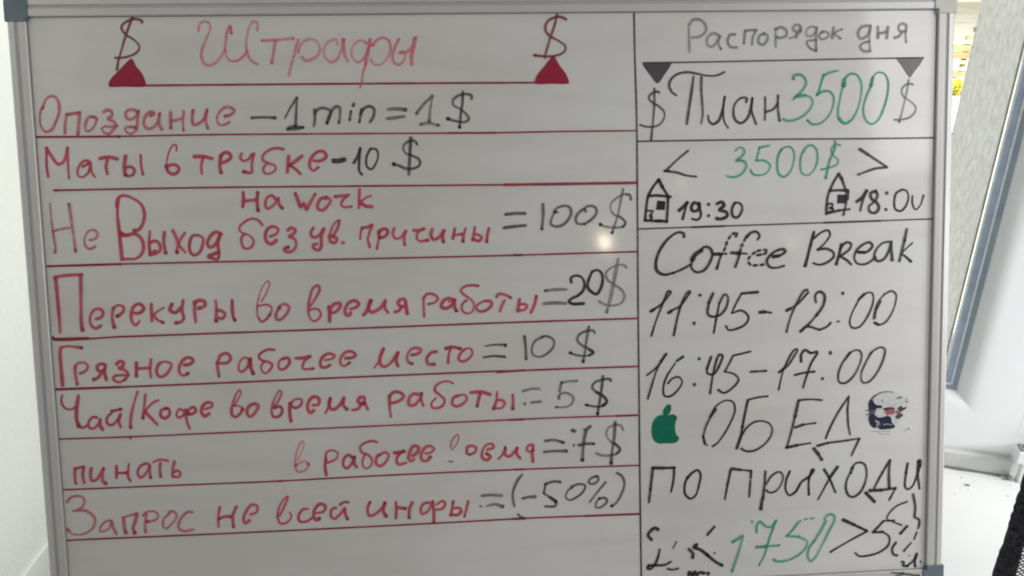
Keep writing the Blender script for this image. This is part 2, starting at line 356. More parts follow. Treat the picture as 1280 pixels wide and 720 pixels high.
def cap(cx, cy, sx, sy, m, tab, label=None, ln=0.0365):
    """moulded corner piece; (cx,cy) inner corner, sx/sy outward signs"""
    out = FR+0.0018
    pts = []
    for a in range(7):
        t = math.pi/2*a/6; pts.append((out-0.010+0.010*math.sin(t), out-0.010+0.010*math.cos(t)))
    pts += [(out, -0.008), (-0.0015, -0.008)]
    if tab: pts += [(-0.0015, -0.0035), (-0.0045, -0.0035), (-0.0062, out)]
    else: pts += [(-0.0015, 0.0), (-0.008, 0.0), (-0.008, out)]
    bm = bmesh.new(); lo = []; hi = []
    for a, b in pts:
        lo.append(bm.verts.new((cx+sx*a, cy+sy*b, -0.013))); hi.append(bm.verts.new((cx+sx*a, cy+sy*b, 0.0078)))
    n = len(pts)
    for i in range(n): bm.faces.new((lo[i], lo[(i+1) % n], hi[(i+1) % n], hi[i]))
    bm.faces.new(lo); bm.faces.new(hi)
    o = obj('corner_cap', bm, m, wbd, bevel=0.0016)
    if label: o['label'] = label
cap(0, BH, -1, 1, M['cap'], True, 'blue-grey plastic corner cap')
cap(BW, BH, 1, 1, M['cap_flare'], False, 'plastic corner cap with window flare painted into its colour')
cap(BW, 0, 1, -1, M['cap'], False, 'blue-grey plastic corner cap')
cap(0, 0, -1, -1, M['cap'], False, 'blue-grey plastic corner cap')
for x in (0.3, BW-0.3):   # folding struts behind the board
    bm = bmesh.new(); a = Vector((x, 0.80, -0.013)); wp = BM @ a
    foot = Vector((wp.x, wp.y+0.10, DZ+0.006)); tube(bm, [a, BM.inverted() @ foot], 0.006, 8)
    obj('support_strut', bm, M['steel'], wbd, smooth=True)

# --- handwriting.  Stroke tables were traced on tiles of the board; TRACE turns tile units into metres on the board
TR = (1.18774116e-03, -8.84233861e-05, -3.78882261e-02, 1.02151886e-05, 1.19844171e-03, -2.61087057e-02, -5.98608898e-05, -8.07816928e-05)
def to_board(x, y):
    d = TR[6]*x+TR[7]*y+1
    return (TR[0]*x+TR[1]*y+TR[2])/d, BH-(TR[3]*x+TR[4]*y+TR[5])/d
PX = 0.00128
LAYER = [0]
def smooth_pts(p, step=1.1):
    if len(p) < 3:
        if len(p) == 1: return p
        a, b = p; n = max(2, int(math.dist(a, b)/step)); return [(a[0]+(b[0]-a[0])*i/n, a[1]+(b[1]-a[1])*i/n) for i in range(n+1)]
    closed = math.dist(p[0], p[-1]) < 0.01
    e = [p[-2]]+p+[p[1]] if closed else [(2*p[0][0]-p[1][0], 2*p[0][1]-p[1][1])]+p+[(2*p[-1][0]-p[-2][0], 2*p[-1][1]-p[-2][1])]
    out = []
    for i in range(1, len(e)-2):
        p0, p1, p2, p3 = (Vector(v) for v in e[i-1:i+3])
        t0 = 0; t1 = t0+max((p1-p0).length, 1e-4)**.5; t2 = t1+max((p2-p1).length, 1e-4)**.5; t3 = t2+max((p3-p2).length, 1e-4)**.5
        n = max(2, int((p2-p1).length/step))
        for k in range(n):
            t = t1+(t2-t1)*k/n
            A1 = p0*((t1-t)/(t1-t0))+p1*((t-t0)/(t1-t0)); A2 = p1*((t2-t)/(t2-t1))+p2*((t-t1)/(t2-t1)); A3 = p2*((t3-t)/(t3-t2))+p3*((t-t2)/(t3-t2))
            B1 = A1*((t2-t)/(t2-t0))+A2*((t-t0)/(t2-t0)); B2 = A2*((t3-t)/(t3-t1))+A3*((t-t1)/(t3-t1))
            v = B1*((t2-t)/(t2-t1))+B2*((t-t1)/(t2-t1)); out.append((v.x, v.y))
    out.append(p[-1]); return out
def ribbon(bm, lay, p, wd, wob=0.12, blob=True):
    """soft-edged marker stroke; p in board metres"""
    z0 = 0.00035+0.00006*(LAYER[0] % 12); LAYER[0] += 1
    if len(p) == 1: p = [p[0], (p[0][0]+wd*0.12, p[0][1])]
    pts = [Vector(v) for v in p]; L = [0]
    for a, b in zip(pts, pts[1:]): L.append(L[-1]+(b-a).length)
    tot = max(L[-1], 1e-6); hw = wd/2
    t0 = (pts[1]-pts[0]); t0 = t0.normalized() if t0.length > 0 else Vector((1, 0)); t1 = (pts[-1]-pts[-2]); t1 = t1.normalized() if t1.length > 0 else Vector((1, 0))
    st = [(pts[0]-t0*hw*f, t0, math.sqrt(max(0, 1-f*f)), 0) for f in (1.0, 0.85, 0.5)]
    ph = random.random()*9
    for i, q in enumerate(pts):
        t = pts[min(i+1, len(pts)-1)]-pts[max(i-1, 0)]; t = t.normalized() if t.length > 0 else t0
        st.append((q, t, 1, L[i]))
    st += [(pts[-1]+t1*hw*f, t1, math.sqrt(max(0, 1-f*f)), tot) for f in (0.5, 0.85, 1.0)]
    eb = random.choice((0, 0, .8, 1)) if blob else 0; sb = random.choice((0, 0, 0, .6)) if blob else 0
    base = random.uniform(0, 0.25)
    rows = []
    for q, t, k, l in st:
        n = Vector((-t.y, t.x)); s = l/0.02
        ww = hw*k*(1+wob*math.sin(s+ph)+wob*0.6*math.sin(2.7*s+ph*2))
        de = base+0.18*math.sin(s*1.3+ph)
        de += eb*max(0, 1-(tot-l)/(wd*1.2))+sb*max(0, 1-l/(wd*1.2)); de = min(1, max(0, de))
        if eb and tot-l < wd*0.8 and tot > wd*2: ww *= 1.12
        z = z0+0.00004*l/tot
        row = []
        for f, al in ((-1.2, 0), (-0.74, 1), (0, 0.80), (0.74, 1), (1.2, 0)):
            v = bm.verts.new((q.x+n.x*ww*f, q.y+n.y*ww*f, z)); row.append(v); v[lay] = (al*(0.25+0.75*k) if k < 1 else al, de, 0, 1)
        rows.append(row)
    for a, b in zip(rows, rows[1:]):
        for i in range(4):
            try: bm.faces.new((a[i], b[i], b[i+1], a[i+1]))
            except ValueError: pass
def fill(bm, lay, p, soft=True):
    z0 = 0.00035+0.00006*(LAYER[0] % 12); LAYER[0] += 1
    from mathutils.geometry import tessellate_polygon
    vs = [bm.verts.new((x, y, z0)) for x, y in p]
    for v in vs: v[lay] = (1, random.random()*0.25, 0, 1)
    for t in tessellate_polygon([[Vector((x, y, 0)) for x, y in p]]):
        try: bm.faces.new([vs[i] for i in t])
        except ValueError: pass
def W(name, label, tile, col, wd, data):
    """one written word, sign, rule or drawing = one mesh.  data: strokes split by ';', points 'x,y'.
    prefixes: wN width, F filled outline, S no smoothing, D dashed, cX other ink is not allowed here"""
    ox, oy, sc = tile
    bm = bmesh.new(); lay = bm.verts.layers.float_color.new('ink')
    for st in data.split(';'):
        tk = st.split(); wv = wd; fl = sh = da = False; pts = []
        for t in tk:
            if t[0] == 'w': wv = float(t[1:])
            elif t == 'F': fl = True
            elif t == 'S': sh = True
            elif t == 'D': da = True
            else:
                a, b = t.split(','); pts.append((ox+float(a)/sc, oy+float(b)/sc))
        if not pts: continue
        if len(pts) == 1 and wv == wd: wv = max(wd, 3.9)
        if name not in ('ruled_line', 'smudge', 'skull_print', 'house_drawing'): wv *= 1.1
        if name == 'house_drawing': wv *= 1.35
        if fl:
            q = pts+[pts[0]]; q = q if sh else smooth_pts(q, 1.5)
            q = q[:-1]; bp = [to_board(*v) for v in q]; fill(bm, lay, bp)
            ribbon(bm, lay, [to_board(*v) for v in q+[q[0]]], 1.2*PX, 0.1, False); continue
        q = pts if sh and len(pts) > 2 else smooth_pts(pts)
        if da:
            seg = []; acc = 0; on = True
            for i, v in enumerate(q):
                if i: acc += math.dist(v, q[i-1])
                if on: seg.append(v)
                if acc > (4.0 if on else 2.4):
                    if on and len(seg) > 1: ribbon(bm, lay, [to_board(*u) for u in seg], wv*PX, 0.05, False)
                    seg = []; on = not on; acc = 0
            if len(seg) > 1: ribbon(bm, lay, [to_board(*u) for u in seg], wv*PX, 0.05, False)
            continue
        ribbon(bm, lay, [to_board(*v) for v in q], wv*PX, 0.04 if name == 'ruled_line' else 0.12, name != 'ruled_line')
    me = D.meshes.new(name); bm.to_mesh(me); bm.free(); me.materials.append(INK[col])
    o = D.objects.new(name, me); C.objects.link(o); o.parent = wbd
    if label: o['label'] = label
    return o
G0 = (0, 0, 1)
# ---- ruled lines
W('ruled_line', None, G0, 'V', 2.6, "792.5,17 793.5,70 795.5,140 796.2,200 796.7,291.6; 796.8,294 797.0,350 797.6,420 798.6,520 799.3,600 800.3,680 801,727; w1.2 798.6,520 799.3,600 800.3,680 801,727")
W('ruled_line', None, G0, 'L', 2.6, "137,107.3 260,106.2 400,105 560,103.9 710,103.2")
W('ruled_line', None, G0, 'L', 2.2, "45.4,171.3 150,170.5 240,168.7 420,167.2 620,166 690,164.6 795,163.4; w2.6 45.4,171.3 110,170.9 150,170.5; w4 148.5,170.9; w2.6 560,166.4 620,166")
W('ruled_line', None, G0, 'L', 2.4, "67.5,238 150,236.4 250,234.6 440,232.7 630,231; w3.6 630,231 700,230 795,228.5; w3 67.5,238 72,238")
W('ruled_line', None, G0, 'L', 2.3, "59,332.8 150,330.1 250,327.8 440,323.8 630,319.4 700,317.3 796.5,314.6; w2.8 59,332.8 105,331.5 150,330.1; w3.6 149.5,330.3; w3.2 642,319 652,318.8")
W('ruled_line', None, G0, 'L', 2.6, "66,421 66.5,423.8 150,421 260,417 450,410.2 640,403 796.7,398; w3.3 66.5,423.9 110,422.6")
W('ruled_line', None, G0, 'L', 2.6, "68.6,486.8 150,483.8 260,479.4 450,471 630,463.6; w3.4 621,465 655,462.8; 655,463 720,460.5 797,458; w3.1 68.6,486.8 150,483.8")
W('ruled_line', None, G0, 'L', 2.2, "72.5,548.8 150,546.4 260,541.7 450,533.3 630,525 700,522 796,519; w3.6 162.5,547.4; w3 636,524.8 654,524.2; w2.8 770,520 796,519")
W('ruled_line', None, G0, 'L', 2.3, "76,612.4 127,610.4 160,609 245,605.6 300,603.5 348,601.4 470,594.8 640,587.2 797.6,581.7; w3 642,587 654,586.5; w3 348,601.4 352,601.3")
W('ruled_line', None, G0, 'L', 2.4, "80,675.8 100.8,674.6 200,670.4 300,666 450,658.8 600,651 653,648 798,642.4; w3.2 640,648.8 656,648; w3 730,645 798,642.4")
W('ruled_line', None, G0, 'Q', 2.0, "804,78.4 840,78.2 990,75.3 1070,73.6 1154,72.3")
W('ruled_line', None, G0, 'P', 2.1, "797,176.8 880,175.4 990,174 1080,173.4 1167,172.3")
W('ruled_line', None, G0, 'P', 2.0, "797.5,286.3 880,283.4 990,279.7 1080,276.6 1164,273.7; w2.6 1030,278.4 1100,276; w2.6 865,284 905,282.6")
# ---- title left
T = (120, 10, 5.333)
W('dollar_sign', 'crimson dollar sign above the left red triangle', T, 'W', 2.7, "308,98 305,86 290,79 250,74 210,88 175,115 172,140 200,178 250,210 285,245 288,272 260,305 210,325 165,332 128,332; 243,58 225,110 200,180 170,280 150,350 140,412")
W('triangle_mark', 'filled crimson triangle at the left end of the title underline', T, 'F', 1, "F 235,342 246,350 262,385 290,420 312,455 330,508 326,519 180,521 92,520 88,502 110,465 160,415 200,370")
W('handwritten_word', 'faded red title word at the top of the left column', T, 'r', 3.1, "685,155 688,115 722,90 752,100 762,130 742,190 716,250 702,310 712,355 745,384 790,370 830,330 860,278; 903,170 895,120 878,150 866,210 862,280 875,330 905,355 945,350 982,322 1006,285; 1076,150 1075,100 1050,90 1025,120 1008,180 1003,250 1012,310 1035,350 1078,375; 1105,218 1180,215 1260,208 1318,203; 1196,216 1185,290 1172,368; w3 1348,212 1333,270 1308,360 1285,455; 1348,300 1362,250 1398,215 1443,208 1478,230 1493,270 1483,310 1443,340 1398,352 1373,325; 1608,245 1603,215 1568,215 1533,245 1518,290 1533,335 1568,362 1603,345 1633,290 1653,210; w3.6 1645,210 1653,270 1660,320 1680,355; w2.8 1803,235 1768,215 1728,235 1703,285 1713,335 1748,362 1783,340 1813,280 1825,210; w4 1829,205 1815,280 1798,370; w2.6 1798,370 1778,440 1770,500 1761,530; 1833,345 1853,375 1893,378 1938,340 1963,285 1953,220 1918,198 1878,210 1843,250; w3.1 2018,208 1995,260 1978,320 1988,365 2018,378 2053,350 2061,300 2038,290 2023,298; 2023,300 2063,295 2103,270 2123,200; w3.8 2138,192 2118,260 2103,330 2105,378")
T = (560, 10, 5.333)
W('dollar_sign', 'crimson dollar sign above the right red triangle', T, 'W', 2.7, "790,78 760,62 715,62 670,85 650,118 655,160 685,190 730,215 775,245 785,270 765,300 710,320 640,322 575,315; 727,42 712,110 685,190 655,290 645,335")
W('triangle_mark', 'filled crimson triangle at the right end of the title underline', T, 'F', 1, "F 703,322 722,352 745,390 775,428 795,468 803,492 798,500 690,502 586,500 583,482 600,445 640,395 675,350")
# ---- row 1
T = (40, 100, 5.54)
W('handwritten_word', 'red word beginning the first penalty row', T, 'B', 3.4, "w3.2 74,190 62,210 55,260 62,320 90,357 130,350 165,290 188,220 183,150 155,115 115,118 88,150 74,195; w3.3 228,370 230,300 240,237; 240,240 290,232 330,225; w4 330,225 325,290 318,375; 430,258 400,255 375,290 368,330 380,355 410,345 440,300 447,265 425,256; 495,225 520,208 552,222 550,250 525,268 560,285 580,310 560,350 530,372 495,360 485,335 510,322 550,325 590,318; 735,230 710,208 665,210 648,235 660,268 695,270 725,245 738,214; 738,215 730,280 724,340 690,372 655,360 645,335 680,325 720,330; 820,250 845,230 815,222 785,255 774,300 795,335 830,335 865,300 885,232; w3.6 885,235 880,300 900,345; 960,220 962,335; 962,285 1010,275 1045,265; 1050,215 1045,290 1048,350; 1115,208 1109,260 1117,310 1147,305 1187,275 1212,210; 1212,205 1202,280 1217,335; 1337,252 1377,240 1402,215 1377,192 1337,190 1297,225 1280,270 1296,308 1332,310 1366,292")
T = (220, 100, 5.54)
W('handwritten_word', 'dark grey minus sign, 1 and min of the first row', T, 'G', 3.3, "w3.6 525,262 600,258 688,262; w2.6 755,262 785,205 838,122; w3 838,122 832,220 828,325; 772,340 800,326 882,328; 772,341 830,342 880,330; 960,205 962,270 955,318; 960,232 990,200 1030,195 1068,215 1064,260 1046,300; 1044,302 1062,250 1100,188 1132,188 1136,240 1128,298; w3.6 1232,165 1226,180; w3.2 1212,215 1202,278; 1284,202 1279,240 1269,292; 1276,240 1300,200 1340,182 1370,200 1368,250 1344,292")
T = (400, 100, 5.536)
W('handwritten_word', 'grey equals sign and 1 of the first row', T, 'g', 3.2, "w3.8 470,203 530,200 595,206; w3.4 463,268 520,262 582,252; w3 668,232 720,165 778,110; 778,112 763,200 755,290; w3.6 695,308 750,298 815,313; w4 668,232; 816,313")
W('dollar_sign', 'dark grey dollar sign of the first row', T, 'G', 2.9, "1048,132 1048,108 1015,98 960,108 920,140 925,175 970,200 1010,235 1030,268 1005,290 940,285 885,268; 988,80 985,160 972,250 965,330; w4.2 882,268; 965,328")
# ---- row 2
T = (40, 100, 5.54)
W('handwritten_word', 'red first word of the second row', T, 'R', 3.0, "w2.8 112,672 102,600 100,470; w3.4 100,470 130,520 180,583 215,570 246,470; 247,470 248,560 256,680; 352,600 385,580 395,562 358,562 320,610 318,660 350,672 390,640 405,572; 405,572 415,640 435,672; w4 470,545 530,534 592,548; 525,540 513,600 522,652; w4 648,525 640,600 645,660; 645,612 680,600 708,620 700,655 665,665 648,655; 752,520 755,590 768,655")
W('handwritten_word', None, T, 'R', 3.0, "w2.2 1000,490 996,450 975,452 945,510 932,570 935,620; w3.4 932,590 940,630 965,650 1000,645 1018,612 992,588 955,590 925,602")
T = (220, 100, 5.54)
W('handwritten_word', None, T, 'R', 3.6, "w4 125,530 190,530 250,545; 190,530 175,590 178,648; 310,520 303,590 312,645; 305,540 330,506 365,506 380,535 355,560 315,575; 455,510 445,540 465,560 500,550 530,515; 540,510 525,580 522,640 465,635; w3 745,480 700,472 640,488 600,530 605,560 640,575 685,595 690,620 650,648 615,645 605,610 630,580; 780,525 775,590 770,640; 875,525 830,560 788,590; 788,590 830,620 860,650; 955,560 1000,560 1040,530 1020,496 975,500 935,545 925,600 950,628 985,605")
T = (400, 100, 5.536)
W('handwritten_word', 'dark minus sign and 10 of the second row', T, 'P', 2.6, "w4.8 90,560 130,560 170,550; 232,575 258,530 278,472; w3 278,472 270,570 272,630 290,655; 345,480 320,540 325,600 355,618 385,580 402,520 388,480 350,475")
W('dollar_sign', 'dark dollar sign of the second row', T, 'G', 3.0, "672,445 655,422 605,428 575,465 590,505 640,525 685,550 690,585 655,610 590,612 545,592 508,582; w3.6 628,398 622,500 614,655; w4.4 508,582")
# ---- row 3
T = (50, 230, 6.4)
W('handwritten_word', 'pale red two-letter word opening the third row', T, 'B', 2.9, "w2.4 80,155 85,230 98,350 122,510 120,550; w2.6 105,378 165,362 238,350; w3.4 232,160 250,290 270,430 285,540; w3.2 395,450 440,440 460,400 430,368 385,380 358,430 360,490 395,520 440,500")
W('handwritten_word', 'large red capital and following letters in the third row', T, 'R', 3.8, "w4 625,125 618,230 632,380 645,500 655,605; 612,180 620,125 645,98 690,95 750,120 810,165 835,240 820,320 790,365 750,375; 645,388 680,410 760,400 810,440 828,510 805,570 760,598 700,600 655,605; w4 640,412 700,410; w3.4 878,380 872,470 880,570; 880,470 920,455 955,480 960,530 920,560 885,570; w4 905,545 925,535; w3.6 995,385 990,470 1005,555; 1060,370 1090,430 1105,480 1160,545; w3 1160,390 1120,450 1090,540; w4.6 1095,545; w3.4 1261,410 1221,415 1196,470 1200,540 1231,570 1276,545 1301,480 1300,430 1261,408; 1451,400 1406,385 1361,420 1338,472 1351,505 1396,490 1426,440 1444,400; w4.2 1441,400 1421,470 1431,560 1421,600 1381,595 1346,580 1391,560 1431,545")
T = (240, 230, 6.4)
W('handwritten_word', None, T, 'R', 3.4, "408,65 412,120 405,185; w4 405,140 460,132 520,125; 525,65 520,140 527,212; w4.4 527,210; w3 665,120 640,92 600,110 585,160 600,197 640,180 680,130 690,110; w3.6 690,115 695,160 722,195")
W('handwritten_word', None, T, 'R', 3.6, "825,75 848,130 868,185 895,155 915,205 945,150 985,80; w3.6 1070,115 1040,112 1010,150 1006,195 1040,210 1085,175 1108,130 1072,102; w4 1145,100 1200,95 1255,88; w3.6 1240,95 1205,130 1192,165 1215,185 1275,180; w3.8 1338,45 1336,110 1334,190; w3 1431,95 1386,112 1344,150; w4.2 1344,150 1386,175 1440,182")
W('handwritten_word', None, T, 'R', 3.3, "w2.9 562,330 530,290 480,278 425,300 380,345 385,380 430,400 480,430 492,470 465,510 420,515 398,480 395,430 418,400; w3.8 625,420 670,400 690,365 650,340 605,360 585,410 595,460 635,480 675,450; w3.8 765,370 795,350 825,370 810,400 775,420 820,440 832,490 810,530 760,545 735,520 770,505")
W('handwritten_word', None, T, 'R', 3.4, "970,350 950,390 965,425 1010,415 1050,360; 1060,355 1035,420 1032,500 1010,530 975,515 970,488 1000,478; w2.4 1170,290 1150,300 1115,360 1098,420; 1178,292 1165,350 1125,420; w3.6 1098,420 1110,462 1145,468 1160,440 1135,422; w5 1204,470")
T = (430, 230, 6.4)
W('handwritten_word', None, T, 'R', 3.5, "w3 128,440 132,390 145,348; 145,352 185,345 225,330; w3.6 222,330 200,400 190,440 205,505; w3.4 275,375 275,440 262,520; 275,400 300,365 335,360 350,385 325,420 285,430; 400,355 390,400 410,435 450,430 492,375; 495,375 480,430 485,488; 555,370 600,372 640,358; 600,372 580,420 600,455 670,450; 705,360 695,410 715,445 760,425 800,370; 800,370 788,420 795,465; w3.2 885,355 870,440; 875,410 950,400; 972,355 955,410 950,462; w3.2 1045,345 1038,400 1028,450; 1040,400 1080,410 1100,430 1080,455 1040,445; 1158,355 1145,410 1140,465")
T = (610, 220, 6.4)
W('handwritten_word', 'dark grey equals sign and 100 of the third row', T, 'G', 3.2, "w3.8 140,308 210,300 295,300; w3.4 125,415 200,405 300,395; w3.8 438,225 440,320 430,425; w3 555,290 525,290 540,265 595,240 645,245 665,290 640,350 590,395 530,402 500,380 512,330 540,280; w3.4 780,285 768,265 720,300 700,345 715,380 770,385; w2.8 770,385 830,345 868,290 855,250 800,240 768,262")
W('dollar_sign', 'grey dollar sign of the third row', T, 'g', 2.8, "1140,190 1135,155 1090,145 1030,175 985,220 980,270 1010,310 1070,340 1098,375 1080,405 1030,412 960,410 895,390; w3 1080,105 1060,200 1040,300 1010,400 990,455; w4.4 896,388; 990,455; w3.4 1105,150 1135,155 1142,190; 1050,320 1085,350 1100,380 1080,405")
# ---- row 4
T = (60, 330, 6.4)
W('handwritten_word', 'first red word of the fourth row with a tall capital', T, 'R', 3.6, "w3.8 96,545 90,450 80,330 68,200 58,105; 55,105 140,92 270,85; w4.2 260,88 262,200 262,340 265,450 272,530; w5 274,525; w3.6 385,440 425,425 440,385 410,358 365,370 335,430 345,490 380,515 425,492; 520,350 512,430 530,510; 515,370 550,332 600,342 605,370 575,405 550,420; 680,390 720,395 765,360 735,320 690,335 665,390 670,460 700,490 728,460; w3.8 825,320 826,380 830,455; w3 925,350 880,375 840,410; w4 845,415 880,450 920,468; w3.8 990,320 975,370 1020,388 1060,350; w3.4 1080,290 1070,370 1085,430 1065,462 1020,470; w4.4 1022,472; w3.6 1170,300 1172,380 1180,465; w3.8 1170,320 1200,292 1250,300 1255,330 1225,350 1200,354; w3.8 1341,295 1346,370 1344,460; 1346,370 1386,375 1416,400 1396,435 1356,430; 1471,290 1474,380 1486,440 1496,452")
T = (250, 330, 6.4)
W('handwritten_word', None, T, 'B', 2.6, "w2.1 490,300 530,230 555,150 540,137 500,180 470,260 455,340; 455,340 460,420 485,460 530,440 565,390 570,345 530,325 465,335; w2.8 470,430 490,462 530,440 560,400; w3.4 640,350 620,370 605,410 615,445 650,440 690,400 712,350 680,320 640,330; w4.4 630,350")
W('handwritten_word', None, T, 'R', 3.5, "w3 880,340 925,270 955,200 940,172 905,190 880,260 865,340 870,410 900,455 940,445 965,400 940,362 900,360 868,372; w4 1030,340 1036,400 1035,460; 1035,370 1070,322 1120,315 1115,350 1080,385 1050,390; 1200,360 1240,350 1270,320 1235,292 1190,310 1160,360 1165,405 1195,410 1205,385; w3.6 1306,410 1336,370 1366,290; w4 1366,290 1346,350 1366,385 1416,370 1461,330 1481,290; 1481,295 1476,350 1501,388; w4 1656,400 1646,340 1636,285 1601,285 1581,315 1606,338 1641,335; 1616,340 1586,375 1556,385")
T = (440, 330, 6.4)
W('handwritten_word', None, T, 'R', 3.4, "575,420 572,340 570,270; 570,275 600,240 655,245 685,275 665,305 610,322; w3.8 775,300 800,280 760,275 720,310 715,345 750,355 800,325 820,285; 820,290 820,345 835,378; w2.8 1010,175 950,170 890,185 870,215 900,250 945,280 975,320 960,380 915,395 880,370 882,320 915,290; w3.4 1050,300 1010,320 992,355 1020,380 1070,370 1115,330 1110,300 1060,295; 1155,265 1170,240 1220,245 1270,270; 1220,290 1195,340 1183,378; w3.2 1338,281 1330,336 1323,381; 1333,326 1378,321 1398,336 1378,366 1323,371; w3.8 1473,256 1458,326 1428,391")
T = (610, 320, 6.4)
W('handwritten_word', 'worn grey equals sign of the fourth row', T, 'g', 3.6, "455,278 540,268 625,268; w3.8 442,382 530,375 620,380")
W('number', 'fresh black 20 of the fourth row', T, 'K', 3.3, "665,212 662,178 690,158 740,165 768,210 762,270 720,315 660,345 645,365 675,382 765,380; 825,140 800,200 795,250 830,290 865,305 895,270 915,200 905,135 870,112 828,128")
W('dollar_sign', 'faded grey dollar sign of the fourth row', T, 'h', 3.0, "1105,92 1085,72 1040,72 975,100 940,140 955,190 1010,230 1065,270 1090,320 1070,370 1010,395 940,390 885,362; w4 1040,25 1010,180 980,330 948,450")
# ---- row 5
T = (60, 425, 6.4)
W('handwritten_word', 'first red word of the fifth row', T, 'R', 3.5, "w3.8 115,365 105,250 95,130 98,62; 98,62 150,50 270,62; w4 215,210 218,280 232,355; w3.2 215,215 240,185 290,182 318,205 300,245 255,268; w3.6 465,318 448,250 455,200 420,192 390,215 400,245 450,245; 430,250 400,300 360,318; w4 545,195 575,170 600,180 595,210 565,225 610,240 640,275 610,320; w3 610,320 560,338 520,310 530,290 580,282 640,282; w3.8 705,180 705,290; 705,230 820,222; 822,155 815,230 820,300; w3.4 900,180 875,210 868,260 890,292 930,285 970,240 985,195 950,175 900,178; w3.8 1090,200 1130,195 1160,165 1130,140 1085,155 1050,210 1050,260 1085,285 1120,265")
T = (250, 415, 6.4)
W('handwritten_word', None, T, 'R', 3.4, "w3.2 150,355 140,290 135,242; 140,240 165,185 215,172 245,210 215,245 160,250; w3 392,215 350,205 315,245 308,300 330,318 370,290 395,222; w4 400,212 405,290 425,335; w2.9 595,145 550,140 490,165 468,200 490,225 545,240 575,260 560,300 520,330 492,310 490,265 512,240; w3.4 670,215 640,225 625,270 640,300 680,290 715,240 700,207 660,212; w4 765,210 820,208 880,195; 865,205 830,240 820,290 850,298 905,292; 1000,225 1050,215 1075,190 1035,172 990,190 960,240 970,280 1010,280 1040,262; 1160,210 1215,205 1245,185 1205,155 1160,165 1120,220 1130,265 1160,270 1195,245")
T = (430, 410, 6.4)
W('handwritten_word', None, T, 'R', 3.6, "w2.6 240,318 275,270 315,170; w4 315,165 288,230 290,290 320,310 370,280 430,195; 430,195 415,260 430,305; 540,215 590,205 615,175 575,158 530,175 503,230 515,275 545,285; w3.4 740,190 700,195 662,240 670,285 722,290; w3.6 810,165 860,152 930,165; w4 850,165 835,220 830,280; w3.2 960,172 925,210 915,250 940,268 990,250 1025,200 1010,165 960,168")
T = (590, 400, 5.818)
W('handwritten_word', 'grey equals sign and 10 of the fifth row', T, 'G', 2.7, "95,190 165,180 240,180; 82,272 150,262 240,268; w4 240,184; w3 380,118 388,200 392,285; 510,125 460,150 434,200 440,250 490,268 550,240 592,190 590,145 545,118 505,122")
W('dollar_sign', 'dark grey dollar sign of the fifth row', T, 'G', 2.7, "890,95 882,78 830,80 775,110 765,150 800,185 850,210 880,235 850,258 790,260 740,250 712,238; w3.2 848,50 830,150 820,230 805,305; w4.4 712,238; 805,302; w3.6 850,215 880,235 850,258")
# ---- row 6
T = (60, 480, 6.4)
W('handwritten_word', 'first red word of the sixth row, its initial half faded', T, 'R', 3.2, "w2.4 112,90 105,140 130,190 175,205 225,180; w4.2 240,95 226,200 228,290 245,340; w3 245,342 275,350 312,330; w3 375,265 395,270 358,265 325,300 325,345 360,357 400,320 415,280; w3.8 415,285 415,330 435,365; w3 505,235 475,260 470,310 500,330 545,300 575,250; 578,240 565,300 580,345; w3.2 505,218 585,200; w3.2 715,60 690,140 665,240 655,345; w4.4 658,345; w3.6 778,85 768,180 758,275; w3 880,130 830,155 770,225; w4 775,225 820,270 870,322; w3.4 945,195 905,210 900,255 935,275 970,240 962,200 937,195; w3.2 1080,215 1050,200 1025,240 1040,270 1080,250 1100,210; w4 1100,205 1105,280 1130,355; w3.2 1110,235 1130,200 1165,185 1180,215 1150,240 1120,240; w3.8 1256,201 1306,181 1311,156 1271,148 1236,176 1226,226 1251,258 1288,236")
T = (250, 470, 6.4)
W('handwritten_word', None, T, 'R', 3.0, "w2.4 270,240 300,190 325,130 315,110 290,140 265,200 250,260; w3.4 250,260 255,310 280,328 320,300 340,260; w2 340,258 310,238 270,240; w3.6 415,225 385,250 375,300 400,325 440,290 465,235 432,220")
W('handwritten_word', None, T, 'R', 3.4, "w2.6 590,250 625,200 650,130 635,115 605,160 580,220; w3.4 580,220 570,280 585,325 625,325 655,285 640,245 592,255; w4 720,215 715,290 725,365; 720,225 760,187 810,190 805,230 765,255 735,245; w3.8 900,235 945,225 950,185 910,165 870,200 858,260 880,295 910,275; w3 1000,298 1030,240 1040,175; w3.8 1040,180 1030,230 1055,268 1100,250 1150,175; 1150,180 1145,235 1175,268; w4 1340,265 1317,215 1310,172 1282,170 1262,200 1282,220 1312,218; w3 1292,222 1262,262 1216,272")
T = (430, 465, 6.4)
W('handwritten_word', None, T, 'R', 3.5, "372,355 362,270 362,190; 362,192 400,160 450,165 475,195 440,230 375,250; w4 590,177 550,177 520,210 520,262 560,264 600,220 618,170; 618,170 615,220 632,270; w3 870,90 830,75 770,85 730,115 725,150 765,185 800,220 795,260 750,288 705,285 697,250 732,210; w3.4 910,190 875,205 862,250 890,275 940,260 980,215 965,185 910,185; w4 1010,165 1090,160 1170,180; 1088,170 1075,220 1062,275; w3.4 1222,160 1217,226 1194,297; 1217,226 1266,226 1283,253 1261,286 1206,290; w3.8 1348,182 1351,237 1348,297")
T = (590, 400, 5.818)
W('handwritten_word', 'worn grey equals sign and 5 of the sixth row', T, 'g', 3.1, "365,518 430,500 490,500; w3.6 380,608; w2.8 430,600 500,592; w3 762,442 700,446 648,455; 648,455 640,490 634,520; 628,572 634,545 665,530 710,540 735,570 720,612 680,632 608,635")
W('dollar_sign', 'dark grey dollar sign of the sixth row', T, 'G', 2.9, "1008,445 1000,430 960,432 890,455 872,490 910,530 960,560 978,595 950,625 900,630 830,618; w3.2 950,408 940,500 925,600 910,682; w4.2 828,618; 910,682; w3.6 905,525 960,560 978,595 950,622")
